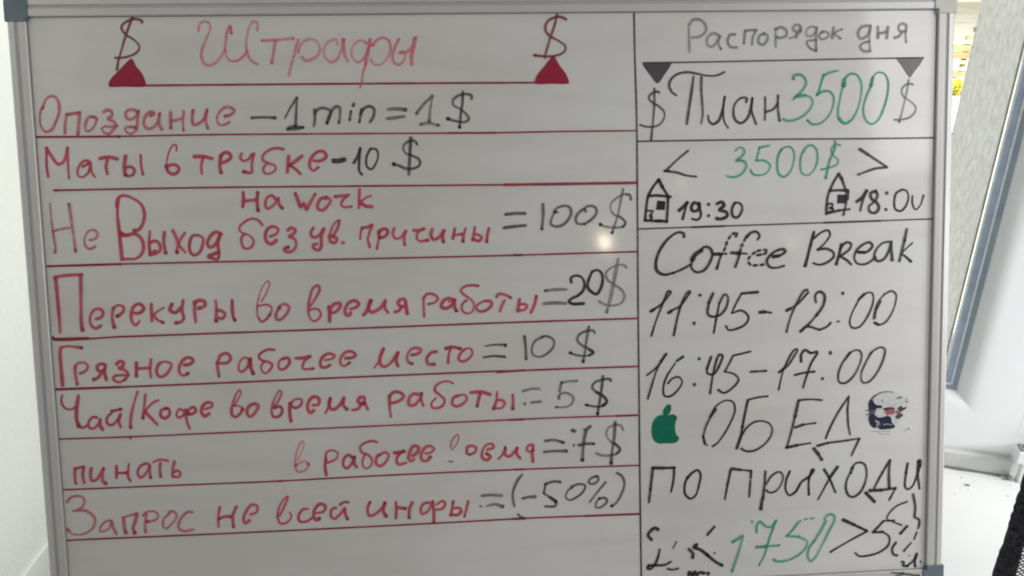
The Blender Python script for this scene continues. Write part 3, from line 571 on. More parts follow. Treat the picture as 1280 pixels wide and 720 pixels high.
# ---- row 7 (part of it was never legible in the picture and stays bare)
T = (110, 560, 10.667)
W('handwritten_word', 'first red word of the seventh row', T, 'R', 3.2, "w3.4 -175,270 -180,380 -165,475; -180,275 -120,262 -60,250; -60,250 -75,350 -55,465; 40,265 30,360 50,435 110,420 205,270; w3.6 205,270 190,350 195,440 240,475; 375,240 375,400; 380,335 430,335 520,330; 540,215 530,320 535,400 560,435; w3 820,240 780,207 700,240 658,310 670,370 700,395 750,360 820,250; w3.4 825,240 820,320 830,400; w3 865,190 950,155 1060,170; 960,200 955,300 965,385; w3.4 1150,175 1125,290 1120,380; 1125,330 1190,300 1230,345 1200,385 1130,380")
T = (270, 530, 6.4)
W('handwritten_word', 'very faint small red letter of the seventh row', T, 'r', 2.2, "650,290 680,230 700,150 685,137 655,190 635,260 628,330; w2.8 628,330 650,380 690,380 735,340 720,302 680,305 637,330; w3.4 635,328; 735,322")
W('handwritten_word', None, T, 'R', 3.4, "w3.4 880,410 870,350 875,270; w3 878,290 880,230 920,210 970,230 965,270 920,300 880,310; w3.2 1085,268 1060,247 1025,270 1015,330 1040,355 1080,320 1105,260; w3.8 1105,265 1100,310 1122,345; w2.8 1288,146 1248,136 1188,151 1150,186 1163,226 1218,251 1246,287 1238,331 1193,356 1170,326 1178,266 1198,236; w3.6 1300,246 1283,266 1278,316 1308,336 1353,306 1378,246 1348,226 1303,251; w4 1423,231 1468,226 1503,218; 1473,231 1443,276 1453,321 1518,311; w3.8 1568,256 1608,226 1618,186 1578,176 1548,226 1538,276 1558,296 1583,281; 1673,236 1718,226 1743,201 1708,174 1668,191 1638,246 1648,291 1688,291 1713,261")
T = (440, 520, 6.4)
W('handwritten_word', 'red word of the seventh row with half its letters rubbed off', T, 'R', 3.4, "w1.8 785,250 800,190 845,148 852,175 830,230 795,270; w3.8 915,300 920,250 950,238 990,255 980,290 935,310; w3.6 1080,270 1130,250 1120,225 1075,230 1040,280 1040,335 1080,352 1105,325 1072,300; w3 1169,342 1199,312 1224,247; w3.4 1224,257 1224,312 1259,322 1314,262; 1319,252 1314,302 1344,340; w3.6 1444,367 1439,292 1444,232 1409,237 1394,267 1424,287 1449,272")
W('smudge', None, T, 'h', 3, "w2.4 770,362 800,366")
T = (600, 500, 6.4)
W('handwritten_word', 'grey equals sign and crossed 7 of the seventh row', T, 'G', 3.4, "w4 518,328 590,320 665,340; w3.8 512,415 600,408 690,408; w4 735,242 755,250; w2.6 828,236 850,240; w4 880,210 850,240 828,330 815,480; w3.6 785,362 850,350 905,350; w5 814,480; 905,350; w1.6 748,352 748,372")
W('dollar_sign', 'dark grey dollar sign of the seventh row', T, 'g', 2.9, "1140,240 1130,210 1080,198 1020,230 1008,280 1040,330 1100,370 1120,400 1090,430 1020,445 960,440 925,425")
W('dollar_sign', 'dark upright bar through the grey dollar sign of the seventh row', T, 'G', 3.9, "1078,178 1070,300 1055,400 1045,508; w4.8 1045,505; w3.8 1075,345 1115,395 1090,428")
# ---- row 8
T = (90, 620, 10.667)
W('handwritten_word', 'first red word of the bottom row', T, 'B', 3.0, "-70,80 -20,20 90,0 150,30 150,120 60,190 10,200; 60,190 190,200 300,300 270,430 130,510 -10,500 -60,440; w2.6 500,325 430,350 375,420 372,470 430,465 490,430 520,340; w3.6 520,330 545,420 590,505; w4 680,290 690,400 712,495; w3.2 670,285 750,265 860,235; w4 860,235 835,350 808,430 832,498; w3.6 975,480 970,360 985,240; w3.2 940,262 990,215 1080,205 1140,240 1130,300 1060,335 990,340; w3.2 1298,232 1225,300 1208,390 1245,435 1325,370 1390,270 1350,205 1285,212; w3 1605,218 1540,212 1442,310 1415,420 1475,465 1612,448")
T = (250, 590, 6.4)
W('handwritten_word', None, T, 'R', 3.4, "w3.6 155,280 145,350 145,435; 145,378 190,358 245,355; 290,275 260,350 265,440; w3.4 400,340 450,320 455,272 410,262 370,310 345,370 360,410 395,385")
W('handwritten_word', None, T, 'R', 3.3, "w2.8 635,350 665,290 700,195 662,225 628,290 615,360; w3 615,360 640,412 690,405 728,355 715,325; w3.2 860,295 820,300 785,350 795,395 850,395 890,370; w3.6 930,330 985,315 1000,275 960,255 920,290 905,350 925,385 955,370; w3.2 1085,285 1050,300 1045,350 1070,375 1115,340 1155,290; 1155,290 1160,340 1178,378; w3 1115,262 1150,240 1185,242")
T = (430, 590, 6.4)
W('handwritten_word', None, T, 'R', 3.4, "205,240 185,290 200,350 240,340 290,300 325,245; w3.8 325,245 310,310 335,355; 412,240 415,300 412,370; 415,280 455,288 490,292; 545,240 520,300 518,368; w3.2 680,245 640,250 610,300 625,335 670,310 700,250; w4 705,235 715,320 715,405; w2.9 735,260 790,232 805,260 780,295 735,302; w3.4 870,235 860,300 850,350; 865,290 920,290 935,315 900,345 865,340; w3.6 990,235 975,300 960,355")
T = (600, 570, 6.0)
W('handwritten_word', 'grey equals sign before the bracket of the bottom row', T, 'g', 3.6, "10,298 80,292 160,298; 50,375 110,362 170,380; w2.6 -3,375 8,378")
W('handwritten_word', 'dark grey bracketed -50% of the bottom row', T, 'G', 2.9, "312,140 275,190 245,270 245,330 255,378; w2.6 280,435 300,455 322,462; w4 318,318 360,308 412,304; w3 600,195 550,190 488,210; 488,212 475,280; 475,280 520,308 568,345 560,375 485,378; w3.6 520,308 568,345; w2.8 685,240 655,260 640,310 665,330 720,310 775,260 785,222 740,210 680,232; w3 870,150 825,170 812,200 845,210 885,180 880,152; 940,195 870,280 820,345; 890,320 868,350 865,385 900,385 950,340 935,315 890,318; w2.8 1022,125 1060,150 1080,200 1060,280 1010,360 980,375; w4.4 984,374")
# ---- right column title
T = (790, 10, 6.4)
W('handwritten_word', 'pale grey title of the right column, first word', T, 'h', 3.0, "460,350 458,270 455,160; 455,140 490,95 545,95 590,140 590,185 550,225 480,238; w3.2 690,215 650,202 610,230 600,285 630,312 670,285 705,225; 700,225 692,290 712,330; 825,212 785,215 765,265 785,310 840,316; 895,285 900,230 905,182; 905,182 950,178 998,175; 990,180 965,240 960,295; 1055,205 1020,225 1012,275 1045,295 1085,250 1080,215 1050,205; 1150,310 1148,240 1150,165; 1150,170 1190,155 1235,180 1235,220 1190,240 1155,235; 1352,190 1342,140 1307,137 1287,165 1312,190 1347,180; w3.4 1350,150 1342,190 1300,232 1262,242; 1318,200 1317,240; 1477,160 1432,150 1397,180 1397,220 1437,225 1472,190 1477,155; 1477,160 1472,250 1472,345; w2.6 1472,345 1422,320 1397,270 1472,255; w3 1527,190 1497,215 1507,245 1547,245 1577,215 1552,190 1522,190; w3.6 1612,155 1602,240; 1682,170 1642,185 1612,210; 1617,205 1667,245")
T = (970, 10, 6.4)
W('handwritten_word', 'pale grey title of the right column, second word', T, 'h', 3.1, "735,142 690,150 655,200 675,245 720,230 750,180 755,140; 755,140 747,230 752,345; w2.8 752,345 700,345 672,305 700,280 745,270; w3.2 815,150 815,240; 815,205 850,200 885,190; 895,150 885,245; w3 1040,275 1035,200 1040,140 1005,125 980,150 990,185 1040,185; 1010,190 985,225 945,240")
W('triangle_mark', 'mauve-grey downward triangle at the right end of the line', T, 'q', 1, "F S 963,401 1184,400 1150,448 1105,505 1070,556 1050,528 1010,465")
T = (790, 10, 6.4)
W('triangle_mark', 'dark grey downward triangle at the left end of the line', T, 'Q', 1, "F S 86,438 320,437 298,472 250,540 218,590 203,600 188,590 150,538 112,490 90,455")
# ---- plan
T = (790, 70, 6.4)
W('dollar_sign', 'violet-black dollar sign below the dark triangle', T, 'V', 2.3, "218,295 205,285 180,290 145,310 135,340 160,370 210,400 255,445 258,490 230,540 180,565 110,565 62,550; w2.6 178,260 178,380 168,520 152,672")
W('handwritten_word', 'black word with a curled roof stroke before the green number', T, 'P', 2.6, "355,315 320,290 297,240 310,190 360,147 440,130 520,142 600,158 680,155 740,128; w3 492,165 478,270 455,420 437,545; w3.2 555,170 553,270; w2.6 553,270 562,400 565,470 553,540; w3.2 608,480 615,520 645,545 690,520 725,430; w2.6 725,430 742,325; 740,330 728,440 740,530 768,575; w3 912,370 918,340 875,335 825,380 810,440 825,510 870,538 920,500 950,420 962,335; 962,340 955,430 992,545; 1065,330 1065,420 1062,512; 1068,450 1130,425 1165,380; 1168,315 1166,410 1180,520")
T = (970, 70, 6.4)
W('number', 'green 3500 beside the curled black word', T, 'T', 2.7, "140,188 140,162 185,148 225,170 240,215 215,270 165,320 135,350; 150,332 170,318 230,315 280,335 293,380 250,450 180,500 100,520 55,505; w4 165,322 230,315; w2.4 495,118 440,130 382,155; 380,155 365,200 345,270 327,312; 327,312 370,285 430,285 460,330 455,400 420,480 350,540 290,545 250,515; w2.6 550,180 590,145 640,148 680,210 680,310 650,430 600,515 550,540 505,510 495,440 510,350 530,260 552,180; w5 546,190 540,240; w2.6 775,170 815,132 865,142 895,200 890,310 860,420 810,520 760,545 715,510 698,420 720,330 758,240 775,170; w3.6 772,180 758,240; w3.2 505,500 550,540 600,515")
W('dollar_sign', 'grey dollar sign below the mauve triangle', T, 'g', 2.4, "1095,230 1075,222 1030,235 1005,275 1020,325 1070,360 1115,405 1115,440 1070,490 990,510 945,510; 1060,190 1050,260 1020,400 985,530")
# ---- second green number and brackets
T = (790, 170, 6.0)
W('number', 'smaller green 3500 between two angle brackets', T, 'T', 2.6, "775,112 800,88 835,95 840,130 785,185; 785,185 840,190 858,225 820,285 760,310 710,300; 1030,70 955,88; 955,85 945,130 930,185; 930,185 990,185 1035,220 1010,275 950,295 905,285 888,255; 1120,100 1095,150 1088,220 1100,285 1135,306 1180,275 1210,200 1215,130 1190,85 1145,85 1115,110; 1285,110 1265,160 1262,230 1275,280 1315,295 1360,260 1388,190 1385,110 1350,70 1310,80 1285,120")
W('dollar_sign', 'green dollar sign after the smaller green number', T, 'T', 2.4, "1560,70 1530,62 1495,90 1500,135 1545,180 1540,210 1490,235 1420,252; w2.8 1522,38 1520,90 1480,190 1452,318")
W('angle_bracket', 'black left angle bracket', T, 'P', 2.8, "420,110 350,168 250,262; w3 245,262 340,275 400,295 480,305; w3.8 245,263 270,262")
W('angle_bracket', 'black right angle bracket', (970, 170, 6.0), 'P', 2.7, "w3.4 625,98 690,140; 690,140 830,232; w3 830,235 740,245 690,262 615,290")
W('number', 'black 19:30 beside the left house drawing', T, 'K', 3.4, "w3.8 350,560 385,530 415,498; w3 413,500 395,560 378,625; 495,512 465,500 445,530 450,560 485,560 505,520 500,502; w3.4 500,505 512,570 515,600 490,628 450,622; w4.2 572,512; 572,598; w3.6 635,510 670,495 690,520 655,555 705,570 712,600 670,622 630,618; w3.2 770,500 748,550 755,600 785,612 815,580 825,530 800,500 772,502")
T = (970, 170, 6.0)
W('number', 'black 18:00 beside the right house drawing, last digit half erased', T, 'K', 3.0, "w3.4 602,495 640,465 680,408; w2.8 680,410 650,480 630,560; w3.2 750,412 710,430 715,470 755,500 770,540 745,575 705,570 695,530 740,490 760,440 745,412; w4 828,428; 822,552; w2.6 945,402 900,430 885,500 895,550 935,562 975,520 992,450 975,410 942,402; w2.4 1022,450 1022,510 1045,552 1080,520 1105,445")
T = (800, 220, 10.2875)
W('house_drawing', 'little black house drawn beside 19:30', T, 'K', 2.4, "62,575 75,430 95,290 105,250; 105,250 160,150 238,48; w3 238,45 285,140; w2.2 285,140 365,265; w2.6 110,260 200,250 300,258 395,268; 358,270 352,430 340,590; 60,572 130,575 230,580 300,582 340,590; w1.8 95,445 160,448; 158,450 132,520; 128,512 152,535 130,565; w2.6 245,335 305,340; w3.2 200,578 280,578; F S 225,322 320,335 312,433 207,432")
T = (1020, 210, 10.2875)
W('house_drawing', 'little black house drawn beside 18:00', T, 'K', 2.4, "130,595 135,480 155,340 180,280; 180,280 230,170 290,78; w2.8 290,75 330,140; w2.2 330,140 380,285; w2.8 190,295 260,287 405,290; w3.2 405,290 393,400; w2.2 393,400 370,530 350,605; w2.6 128,590 200,570 300,545; w2 300,545 430,530; w1.8 155,465 205,458 208,490 175,515; 175,515 212,520 205,562 165,568; F S 280,347 385,347 380,450 275,452")
# ---- coffee break
T = (800, 280, 6.4)
W('handwritten_word', 'black Coffee with dashed middle letters', T, 'K', 3.0, "w3.4 350,105 350,80 315,66 265,85 200,145 150,225 125,310 135,375 190,405 270,390; w2.6 270,390 350,355 405,322; w4.6 492,212 440,245 415,290; w3 415,290 410,350 450,385 510,370 555,310 577,240 560,195 520,182 480,210; D w3.2 765,100 775,70 740,80 700,130 680,190 660,235; w3 655,235 640,270 612,360; w3.6 590,242 640,240; w2.4 640,240 690,238; w3.2 940,125 955,95 930,62 885,72 850,105; D w3.2 845,110 810,180 795,240; w2.8 795,240 780,290 760,345; w4 730,230 790,234; w2.4 790,234 855,238; D w3.2 935,250 1000,235 1015,212 960,210 900,240 865,285 880,325 940,330 1000,322; w3 1060,260 1110,255 1162,218 1148,202 1100,210 1040,250 1012,300 1040,345 1090,350 1150,335; w3.8 1060,262 1110,254")
T = (970, 270, 6.4)
W('handwritten_word', 'black Break', T, 'K', 2.9, "w3.6 302,128 270,250 250,330 230,402; w2.6 300,180 360,132 415,115 430,150 390,215 330,270; 330,270 400,262 455,290 460,325 400,375 340,390 298,378; w3.4 522,225 505,300 480,388; w2.8 510,260 560,212 598,222 590,260 510,325; 515,325 560,350 600,388; 655,290 720,290 770,240 750,212 700,225 640,280 625,340 650,380 710,385 760,360 795,330; w4.2 660,290 705,290; w2.9 900,205 850,218 800,270 785,330 810,360 860,345 900,280 920,205; w3.4 920,205 922,280 928,355; w3.6 1045,105 1025,200; w2.8 1025,200 1005,280 985,362; w2.4 1090,215 1040,260 1000,300; w3 1000,300 1040,330 1078,365")
T = (800, 350, 4.5)
W('number', 'black opening time of the first break', T, 'K', 2.6, "w3.6 58,177 75,168; w2.8 70,168 115,140 172,72; 172,68 160,62 120,150 85,240 62,315; w3.6 158,185 175,175; w2.8 175,172 225,145 282,68; 278,60 262,72 220,170 188,312; w4 335,85; 302,243; w3.4 410,75 385,130; w2.8 385,130 380,190 400,205 450,195 485,150 492,92 475,80 445,130; 445,130 425,230 413,298; w3.2 663,68 570,76; w2.6 570,76 540,130 515,185; 515,187 570,172 608,205 595,245 540,275 495,280 482,258")
W('dash', None, T, 'K', 3.4, "w4 672,182 700,179; w2.6 700,179 737,184")
T = (960, 350, 4.5)
W('number', 'black closing time of the first break', T, 'K', 2.6, "w3.6 103,172 125,160; w2.6 125,160 165,135 225,68; 222,55 205,58 160,130 125,210 102,293; w3.2 268,125 265,85 290,65 315,85 310,140 270,200; w2.8 270,200 230,245 180,290; w3.2 182,290 215,262 290,280; w2.6 290,280 330,262 352,240; w4 418,75; 388,235 398,232; w2.4 510,110 470,190 458,240 472,268 510,265 555,210 590,120 585,75 555,72 515,108; w3.4 510,108 540,80; w2.3 650,82 695,62 718,80 715,130 690,195 655,240 620,252 598,240; w3 598,240 620,252; w1.8 655,80 620,120 600,170 590,220; 632,118 605,175 598,215")
T = (800, 350, 4.5)
W('number', 'black opening time of the second break', T, 'K', 2.5, "38,535 90,492 145,418; w3.2 115,460 146,415; w2.6 145,415 95,500 65,590 42,668; w3.8 240,432 205,455; w2.5 195,470 150,540 130,600 135,650 165,655 210,620 235,570 215,545 180,555 155,582; w4 330,443; 303,588; w3.4 398,432 375,500; w2.8 375,500 378,525 410,530 445,480 462,425 445,420 415,500 392,638; w2.5 620,402 525,425; 522,425 500,470 475,515; 475,515 530,530 552,560 520,605 470,635 438,618")
W('dash', None, T, 'K', 3.4, "w3.6 622,516 650,514; w2.6 650,514 708,511")
T = (960, 350, 4.5)
W('number', 'black closing time of the second break', T, 'K', 2.5, "60,520 110,480 162,400; 165,390 148,392 100,470 75,540 58,618; w3.2 60,520 90,495; w3.2 185,460 185,420 205,395 240,412; w2.8 240,412 275,405 240,470 215,540 195,605; w2.8 148,535 200,522 260,515; w4.2 348,410; 303,555; w2.4 455,410 410,480 392,540 400,575 430,580 475,545 515,470 525,420 510,395 475,400 445,425; w3 430,450 460,408; w2.4 580,405 545,470 522,530 530,575 560,575 605,530 645,450 655,390 635,378 595,395 570,420")
# ---- lunch
T = (800, 480, 6.4)
W('handwritten_word', 'thin black capitals for lunch between the apple and the skull', T, 'K', 2.4, "w3.2 603,202 560,262; w2.4 560,265 520,350 502,420; w3.2 502,420 515,475; D w1.8 512,480 545,494; w2.8 578,500 620,470; w2.3 620,470 670,400 720,310 755,220 745,150 700,130 650,145 600,185 560,255; w2.4 1020,98 950,105 865,125; w3 860,128 840,220 815,350; w2.4 815,350 800,430; w3.6 800,430 770,515; w2.4 805,420 850,350 910,305 970,295 1030,315 1055,360 1035,430 970,500 900,535 840,535 805,515; w2.8 1452,128 1352,122 1267,130; w3.4 1265,132 1237,260; w2.4 1237,260 1202,400 1170,510; w3.2 1237,348 1302,325; w2.2 1302,325 1402,312; w3.2 1165,510 1252,490; w2.2 1252,490 1362,472; w2.6 1482,435 1522,340 1592,210 1667,100; w3 1667,100 1657,200; w2.6 1657,200 1662,320 1677,405; w3.2 1414,495 1502,470; w2.6 1502,470 1622,455 1752,435; 1752,435 1722,500 1687,572; w4 1387,515 1422,560; w3 1422,560 1452,608")
W('apple_drawing', 'solid green apple outline with a bite and a leaf', T, 'E', 1, "F 226,165 241,172 243,195 232,230 205,254 188,250 183,222 198,188; F 200,260 185,252 150,254 118,280 97,325 93,370 100,425 122,460 160,474 200,470 250,472 285,464 306,438 302,424 285,408 275,370 275,320 284,288 293,272 270,248 240,248")
T = (1060, 480, 9.0)
W('skull_print', 'worn skull print, dark outline and jaw', T, 'N', 2, "w1.4 300,130 360,98 440,86 500,92; w2.4 240,215 250,190 270,160 300,130; F 235,200 262,172 280,208 312,240 372,246 370,266 322,270 275,282 240,292 232,250; F 235,362 270,355 345,382 452,364 474,386 482,435 520,478 500,492 400,504 350,502 330,470 300,492 262,472 240,430; w1.6 205,345 255,345 310,365; w1.2 195,300 240,290")
W('skull_print', 'plum side patch of the skull print', T, 'M', 1, "F 240,292 312,285 290,352 240,338")
W('skull_print', 'pale worn area of the skull print', T, 'Z', 1, "F 285,190 330,130 440,95 560,110 640,170 650,250 520,300 420,300 372,262 300,232; F 310,300 370,272 415,320 400,350 330,370 300,345; F 480,370 520,330 560,380 590,400 520,450 485,430; w2 300,415 330,430 320,470; 340,420 352,470; w1.4 390,455 440,450 490,460")
W('skull_print', 'rose eye patches of the skull print', T, 'C', 1, "F 410,330 430,290 515,282 510,335 470,338 440,338; F 530,315 560,285 605,290 582,325 545,332; w1.6 450,330 440,350; 500,335 505,350")
W('skull_print', 'dark green brows of the skull print', T, 'D', 1, "F 392,282 470,264 520,276 470,290 420,296; F 556,278 590,250 608,270 655,262 605,295 575,292; F 532,368 570,335 610,345 590,370 545,388; w2 552,160 588,150; w1 590,145 620,150; w1.6 498,240 525,243; w1 640,200 680,203; w1 658,155 648,200; w1 375,180 385,200; w0.9 630,525 650,512; 670,495 685,515")
W('smudge', None, T, 'h', 1, "w0.8 340,552 400,565 460,558; w0.7 255,530 330,535 470,530")
# ---- as you come
T = (800, 560, 6.4)
W('handwritten_word', None, T, 'K', 3.0, "w2.6 68,435 80,330; w3.2 80,330 88,260 100,155; w4 100,158 185,160; w3 185,160 275,158; w3.2 270,158 265,250 245,350; w3 375,235 355,290 358,370 400,405 440,380 470,290 480,210 460,178 415,197 375,240")
W('handwritten_word', None, T, 'K', 2.8, "w2.4 675,412 695,300; w3.2 695,300 720,180; w3.8 728,165 800,174; w2.6 800,174 885,182; w3.2 885,185 882,240; w2.4 880,258 870,390; w3.2 1000,187 992,290 980,400; w4 975,405 962,490; w2.4 1005,290 1050,222 1110,190 1140,220 1125,290 1080,345 1030,355 1005,335; w3.2 1195,187 1165,260 1163,340 1190,378 1240,350 1290,270 1352,230; w2.8 1350,235 1387,175 1377,170 1347,260 1347,375; w4 1470,172 1512,240; w2.6 1512,240 1560,355; w3.6 1577,150 1520,230; w2.6 1520,230 1420,412; w3.6 1697,155 1680,200; w2.8 1680,200 1657,240 1642,310 1662,375 1697,392 1752,360 1792,290 1810,200 1792,130 1752,115 1712,130 1695,165; w2.8 1867,325 1922,220 1997,95; w3.2 1997,97 1987,200 1990,320; w3.8 1832,340 1932,335; w2.8 1932,335 2042,320; 2042,320 1990,415; w4.2 1802,358 1872,430; w4 2137,125 2124,200; w3 2124,200 2117,310 2137,330 2172,310 2212,220 2237,140; w3.6 2237,140 2237,97 2222,110; w3 2222,110 2217,200 2232,325")
T = (790, 630, 6.4)
W('stray_stroke', 'half-erased black strokes at the bottom left of the right column', T, 'K', 3.2, "w4.4 205,205 180,192 145,215 125,250 152,285; w3.8 600,245 655,182; w3 218,362 205,420 180,480 140,520 118,515 130,492; w3.4 130,490 200,490 260,485 305,462; w3 280,518 320,525 365,515; w3.8 450,360 483,395 480,430; w4 515,325 490,345 540,365 600,410; w3.6 600,410 660,460 718,492; w4 450,572 452,545 475,558 478,575; w3.4 478,572 500,540 510,572 540,545 568,555; w4.6 603,556; w2.6 572,552 582,552")
W('stray_stroke', None, T, 'g', 2, "w2 352,303 325,352; w2.8 655,392; w1.6 345,300 350,310")
W('number', 'green 1750 on the lowest line of the right column', T, 'T', 2.8, "w3.4 800,305 840,280 880,255; w2.9 885,258 850,380 795,540; w3.8 955,140; w3.2 992,228 995,170 1020,140 1060,175 1100,185 1150,132; 1148,132 1100,260 1050,420 1012,490; w3.4 988,345 1070,340; w2.8 1070,340 1175,330; D w2.2 1452,114 1412,118 1352,128 1322,151; w2.6 1322,151 1282,206 1232,258; w3.2 1232,256 1332,261; w2.8 1332,261 1397,301 1382,356 1322,411 1232,451 1152,458 1130,443; w3.4 1547,136 1492,236 1450,300; w2.6 1450,300 1412,356 1402,416 1422,456 1462,426 1512,336 1572,216 1617,126 1612,91 1582,81 1547,101 1537,121")
T = (970, 620, 6.4)
W('angle_bracket', 'black right angle bracket after the green number', T, 'K', 2.8, "w4 530,190 620,230; w3 620,230 725,280; 725,282 580,360 430,448")
W('number', 'black broken 50 and bracket strokes at the bottom right corner', T, 'K', 2.6, "w2.4 945,195 855,200; w3 855,200 810,250 770,290; w3.2 770,290 850,287; w2.6 850,287 900,325 895,390 820,450 740,475 660,480 630,455; w2.2 1045,45 960,80 900,140 883,180 930,205 1000,232; w3.2 1045,240 990,300; w3 955,370 925,420 935,465 965,475; w2.8 1093,-15 1110,90 1103,165; w2.4 1103,168 1140,190 1140,240; w2 1138,250 1130,262; w2.4 1122,290 1100,345; w2.8 1075,375 1018,440")
W('number', 'small black scribble in the bottom right corner', T, 'K', 2.4, "w2 1060,475; w2.8 1000,525 1020,530 1010,555 1050,560; w2.4 1050,555 1090,520 1122,460; w3 1122,460 1105,530 1110,565; w2.6 1150,525")


# marks of dirt on the bottom rail
def rm(pts, wd):
    bm = bmesh.new(); lay = bm.verts.layers.float_color.new('ink')
    ribbon(bm, lay, [to_board(*v) for v in smooth_pts(pts)], wd*PX)
    for v in bm.verts: v.co.z += 0.0064
    me = D.meshes.new('dirt_mark'); bm.to_mesh(me); bm.free(); me.materials.append(INK['K'])
    o = D.objects.new('dirt_mark', me); C.objects.link(o); o.parent = wbd
rm([(1111, 713.5), (1119, 714.2), (1126, 713.6)], 1.8)
rm([(1117, 717.5), (1128, 715.5), (1138, 716.8), (1146, 717.5), (1143, 720.5)], 2.0)

# ------------------------------------------------------------------ office chair in front, right edge of the picture
ch = thing('office_chair', 'black mesh-back office chair with a knitted edge, bottom right in front of the table', 'chair', loc=(0.6275, 0.50, 0))
x0, x1, zb, zt = -0.228, 0.24, 0.62, 1.40; r = 0.0072
def rr(x0, x1, z0, z1, c, n=6):
    p = []
    for cx, cz, a0 in ((x1-c, z1-c, 0), (x0+c, z1-c, 90), (x0+c, z0+c, 180), (x1-c, z0+c, 270)):
        for i in range(n+1):
            a = math.radians(a0+90*i/n); p.append((cx+c*math.cos(a), 0, cz+c*math.sin(a)))
    return p
bm = bmesh.new(); base = rr(x0, x1, zb, zt, 0.06)
dense = []
for i, a in enumerate(base):
    b = base[(i+1) % len(base)]; k = max(1, int(math.dist(a, b)/0.004))
    dense += [tuple(a[j]+(b[j]-a[j])*q/k for j in range(3)) for q in range(k)]
tube(bm, dense, [r*(1+random.uniform(-0.07, 0.09)) for _ in dense], 14, closed=True)
obj('back_frame', bm, M['fabric'], ch, smooth=True)
bm = bmesh.new(); pitch = 0.0031; ang = math.radians(33)     # woven mesh: two families of yarns
def clip_line(px, pz, dx, dz):
    lo, hi = -9, 9
    for p_, d_, a_, b_ in ((px, dx, x0, x1), (pz, dz, zb, zt)):
        if abs(d_) < 1e-9: continue
        t1_, t2_ = sorted(((a_-p_)/d_, (b_-p_)/d_)); lo = max(lo, t1_); hi = min(hi, t2_)
    return (lo, hi) if hi > lo else None
cx, cz = (x0+x1)/2, (zb+zt)/2
for fam, (dx, dz, off, wy) in enumerate(((math.cos(ang), math.sin(ang), 0.0004, 0.00115), (math.cos(-ang*1.25), math.sin(-ang*1.25), -0.0004, 0.00115))):
    nx_, nz_ = -dz, dx
    for i in range(-150, 151):
        px, pz = cx+nx_*pitch*i, cz+nz_*pitch*i
        c_ = clip_line(px, pz, dx, dz)
        if not c_: continue
        a, b = (px+dx*c_[0], pz+dz*c_[0]), (px+dx*c_[1], pz+dz*c_[1]); h = wy/2
        v = [bm.verts.new(q) for q in ((a[0]-nx_*h, off, a[1]-nz_*h), (a[0]+nx_*h, off, a[1]+nz_*h), (b[0]+nx_*h, off, b[1]+nz_*h), (b[0]-nx_*h, off, b[1]-nz_*h),
                                      (a[0], off-0.0007, a[1]), (b[0], off-0.0007, b[1]))]
        for f in ((0, 1, 2, 3), (0, 4, 5, 3), (4, 1, 2, 5)): bm.faces.new([v[j] for j in f])
o = obj('mesh_net', bm, M['mesh'], ch); o['kind'] = 'stuff'
bm = bmesh.new(); tube(bm, [(0, -0.012, 1.0), (0, -0.04, 0.7), (0, -0.035, 0.5), (0, 0.05, 0.40), (0, 0.22, 0.40)], 0.018, 10); obj('back_post', bm, M['black'], ch, smooth=True)
boxo('seat', (-0.24, 0.0, 0.42), (0.24, 0.46, 0.49), M['fabric'], ch, bevel=0.025)
bm = bmesh.new(); tube(bm, [(0, 0.22, 0.10), (0, 0.22, 0.418)], 0.025, 12); obj('gas_column', bm, M['black'], ch, smooth=True)
for k in range(5):
    a = math.radians(72*k+20); bm = bmesh.new(); e_ = (0.29*math.cos(a), 0.22+0.29*math.sin(a))
    tube(bm, [(0, 0.22, 0.10), (e_[0], e_[1], 0.065)], [0.022, 0.014], 8); l_ = obj('base_arm', bm, M['black'], ch, smooth=True)
    bm = bmesh.new(); tube(bm, [(e_[0]-0.02, e_[1], 0.0275), (e_[0]+0.02, e_[1], 0.0275)], 0.027, 14); obj('castor', bm, M['black'], l_, smooth=True)

# ------------------------------------------------------------------ outside the window
struct(boxo('ground', (-60, 3.2, -1.7), (90, 120, -1.6), M['ground']))
pf = thing('plank_fence', 'low weathered fence of horizontal planks seen sunlit through the window', 'fence', loc=(12, 20, -1.6))
for i in range(6):
    pale = i in (1, 2, 5)
    hgt = 0.07 if pale else 0.15
    z = [0.0, 0.17, 0.33, 0.45, 0.62, 0.80][i]
    boxo('plank', (-4, -0.02-0.01*i, z+0.03), (4, 0.02, z+0.03+hgt), M['pale_plank' if pale else 'plank'], pf)
for x in (-3.5, -1, 1.5, 3.5): boxo('post', (x-0.05, 0.021, 0), (x+0.05, 0.12, 1.0), M['plank'], pf)
kb = tag(boxo('block_pier', (0, 0, 0), (0.30, 0.3, 0.34), M['brick'], bevel=0.02), 'pinkish masonry block on bright ground in front of the plank fence', 'block'); kb.location = (9.90, 17.9, -1.599)
fb = thing('pale_building', 'bright pale building front beyond the plank fence outside', 'building', loc=(20, 44, -1.6))
boxo('facade', (-16, 0, 0), (16, 6, 9), M['render'], fb)
for i in range(6): boxo('window_opening', (-13+5*i, -0.03, 3), (-11.4+5*i, -0.001, 4.8), M['grey'], fb)
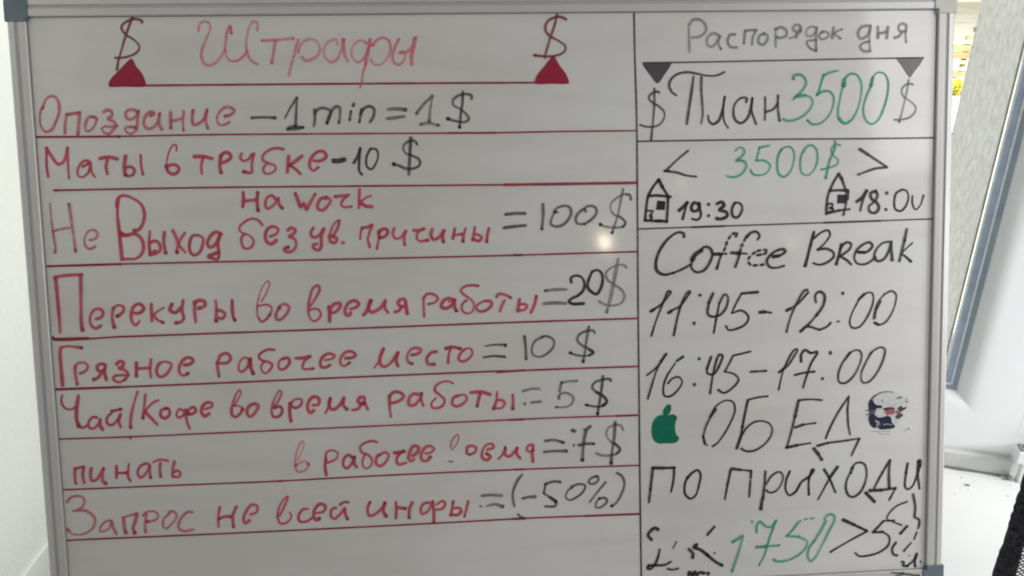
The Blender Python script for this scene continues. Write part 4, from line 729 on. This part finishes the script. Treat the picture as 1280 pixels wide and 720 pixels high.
def leafy(name, label, cat, loc, rad, n, seed, stems):
    t = thing(name, label, cat, loc=loc); rnd = random.Random(seed); bm = bmesh.new()
    for i in range(n):
        d = Vector((rnd.gauss(0, 1), rnd.gauss(0, 1), rnd.gauss(0, 1))).normalized()*rnd.uniform(0.4, 1)
        p = Vector((d.x*rad[0], d.y*rad[1], rad[2]+d.z*rad[2])); s = rnd.uniform(0.02, 0.05)
        u = Vector((rnd.uniform(-1, 1), rnd.uniform(-1, 1), rnd.uniform(-1, 1))).normalized()*s; v = u.cross(Vector((rnd.uniform(-1, 1), rnd.uniform(-1, 1), 1))).normalized()*s*0.6
        bm.faces.new([bm.verts.new(p+q) for q in (-u, v, u, -v)])
    obj('foliage', bm, M['leaf'], t)
    bm = bmesh.new()
    for s_ in stems: tube(bm, s_, 0.012, 6)
    obj('stem', bm, M['bark'], t)
leafy('yellow_shrub', 'small yellow-green shrub on the bright ground by the pinkish block', 'shrub', (9.70, 17.8, -1.6), (0.17, 0.16, 0.17), 900, 3, [[(0, 0, 0), (0.05, 0, 0.3)], [(0, 0, 0), (-0.1, 0.05, 0.28)]])
leafy('low_weeds', 'yellowish weeds growing close below the window outside', 'weeds', (7.30, 13.05, -1.6), (0.22, 0.5, 0.10), 900, 5, [[(0, 0, 0), (0.02, 0, 0.2)]])
tr_ = thing('bare_tree', 'thin bare tree with few yellow leaves outside the window', 'tree', loc=(13.2, 17.5, -1.6))
bm = bmesh.new(); tube(bm, [(0, 0, 0), (0.05, 0, 1.5), (-0.1, 0, 3.2)], [0.07, 0.05, 0.02], 8); obj('trunk', bm, M['bark'], tr_)
bm = bmesh.new()
tube(bm, [(0.02, 0, 0.9), (-1.2, -0.2, 0.98), (-2.4, -0.3, 0.90), (-3.4, -0.4, 0.98)], [0.022, 0.018, 0.013, 0.006], 6)
tube(bm, [(-1.2, -0.2, 0.98), (-2.2, -0.4, 1.25), (-3.2, -0.5, 1.45)], [0.014, 0.01, 0.005], 6)
tube(bm, [(-2.2, -0.3, 0.90), (-2.9, -0.4, 0.78)], [0.012, 0.004], 6)
obj('branch', bm, M['bark'], tr_)
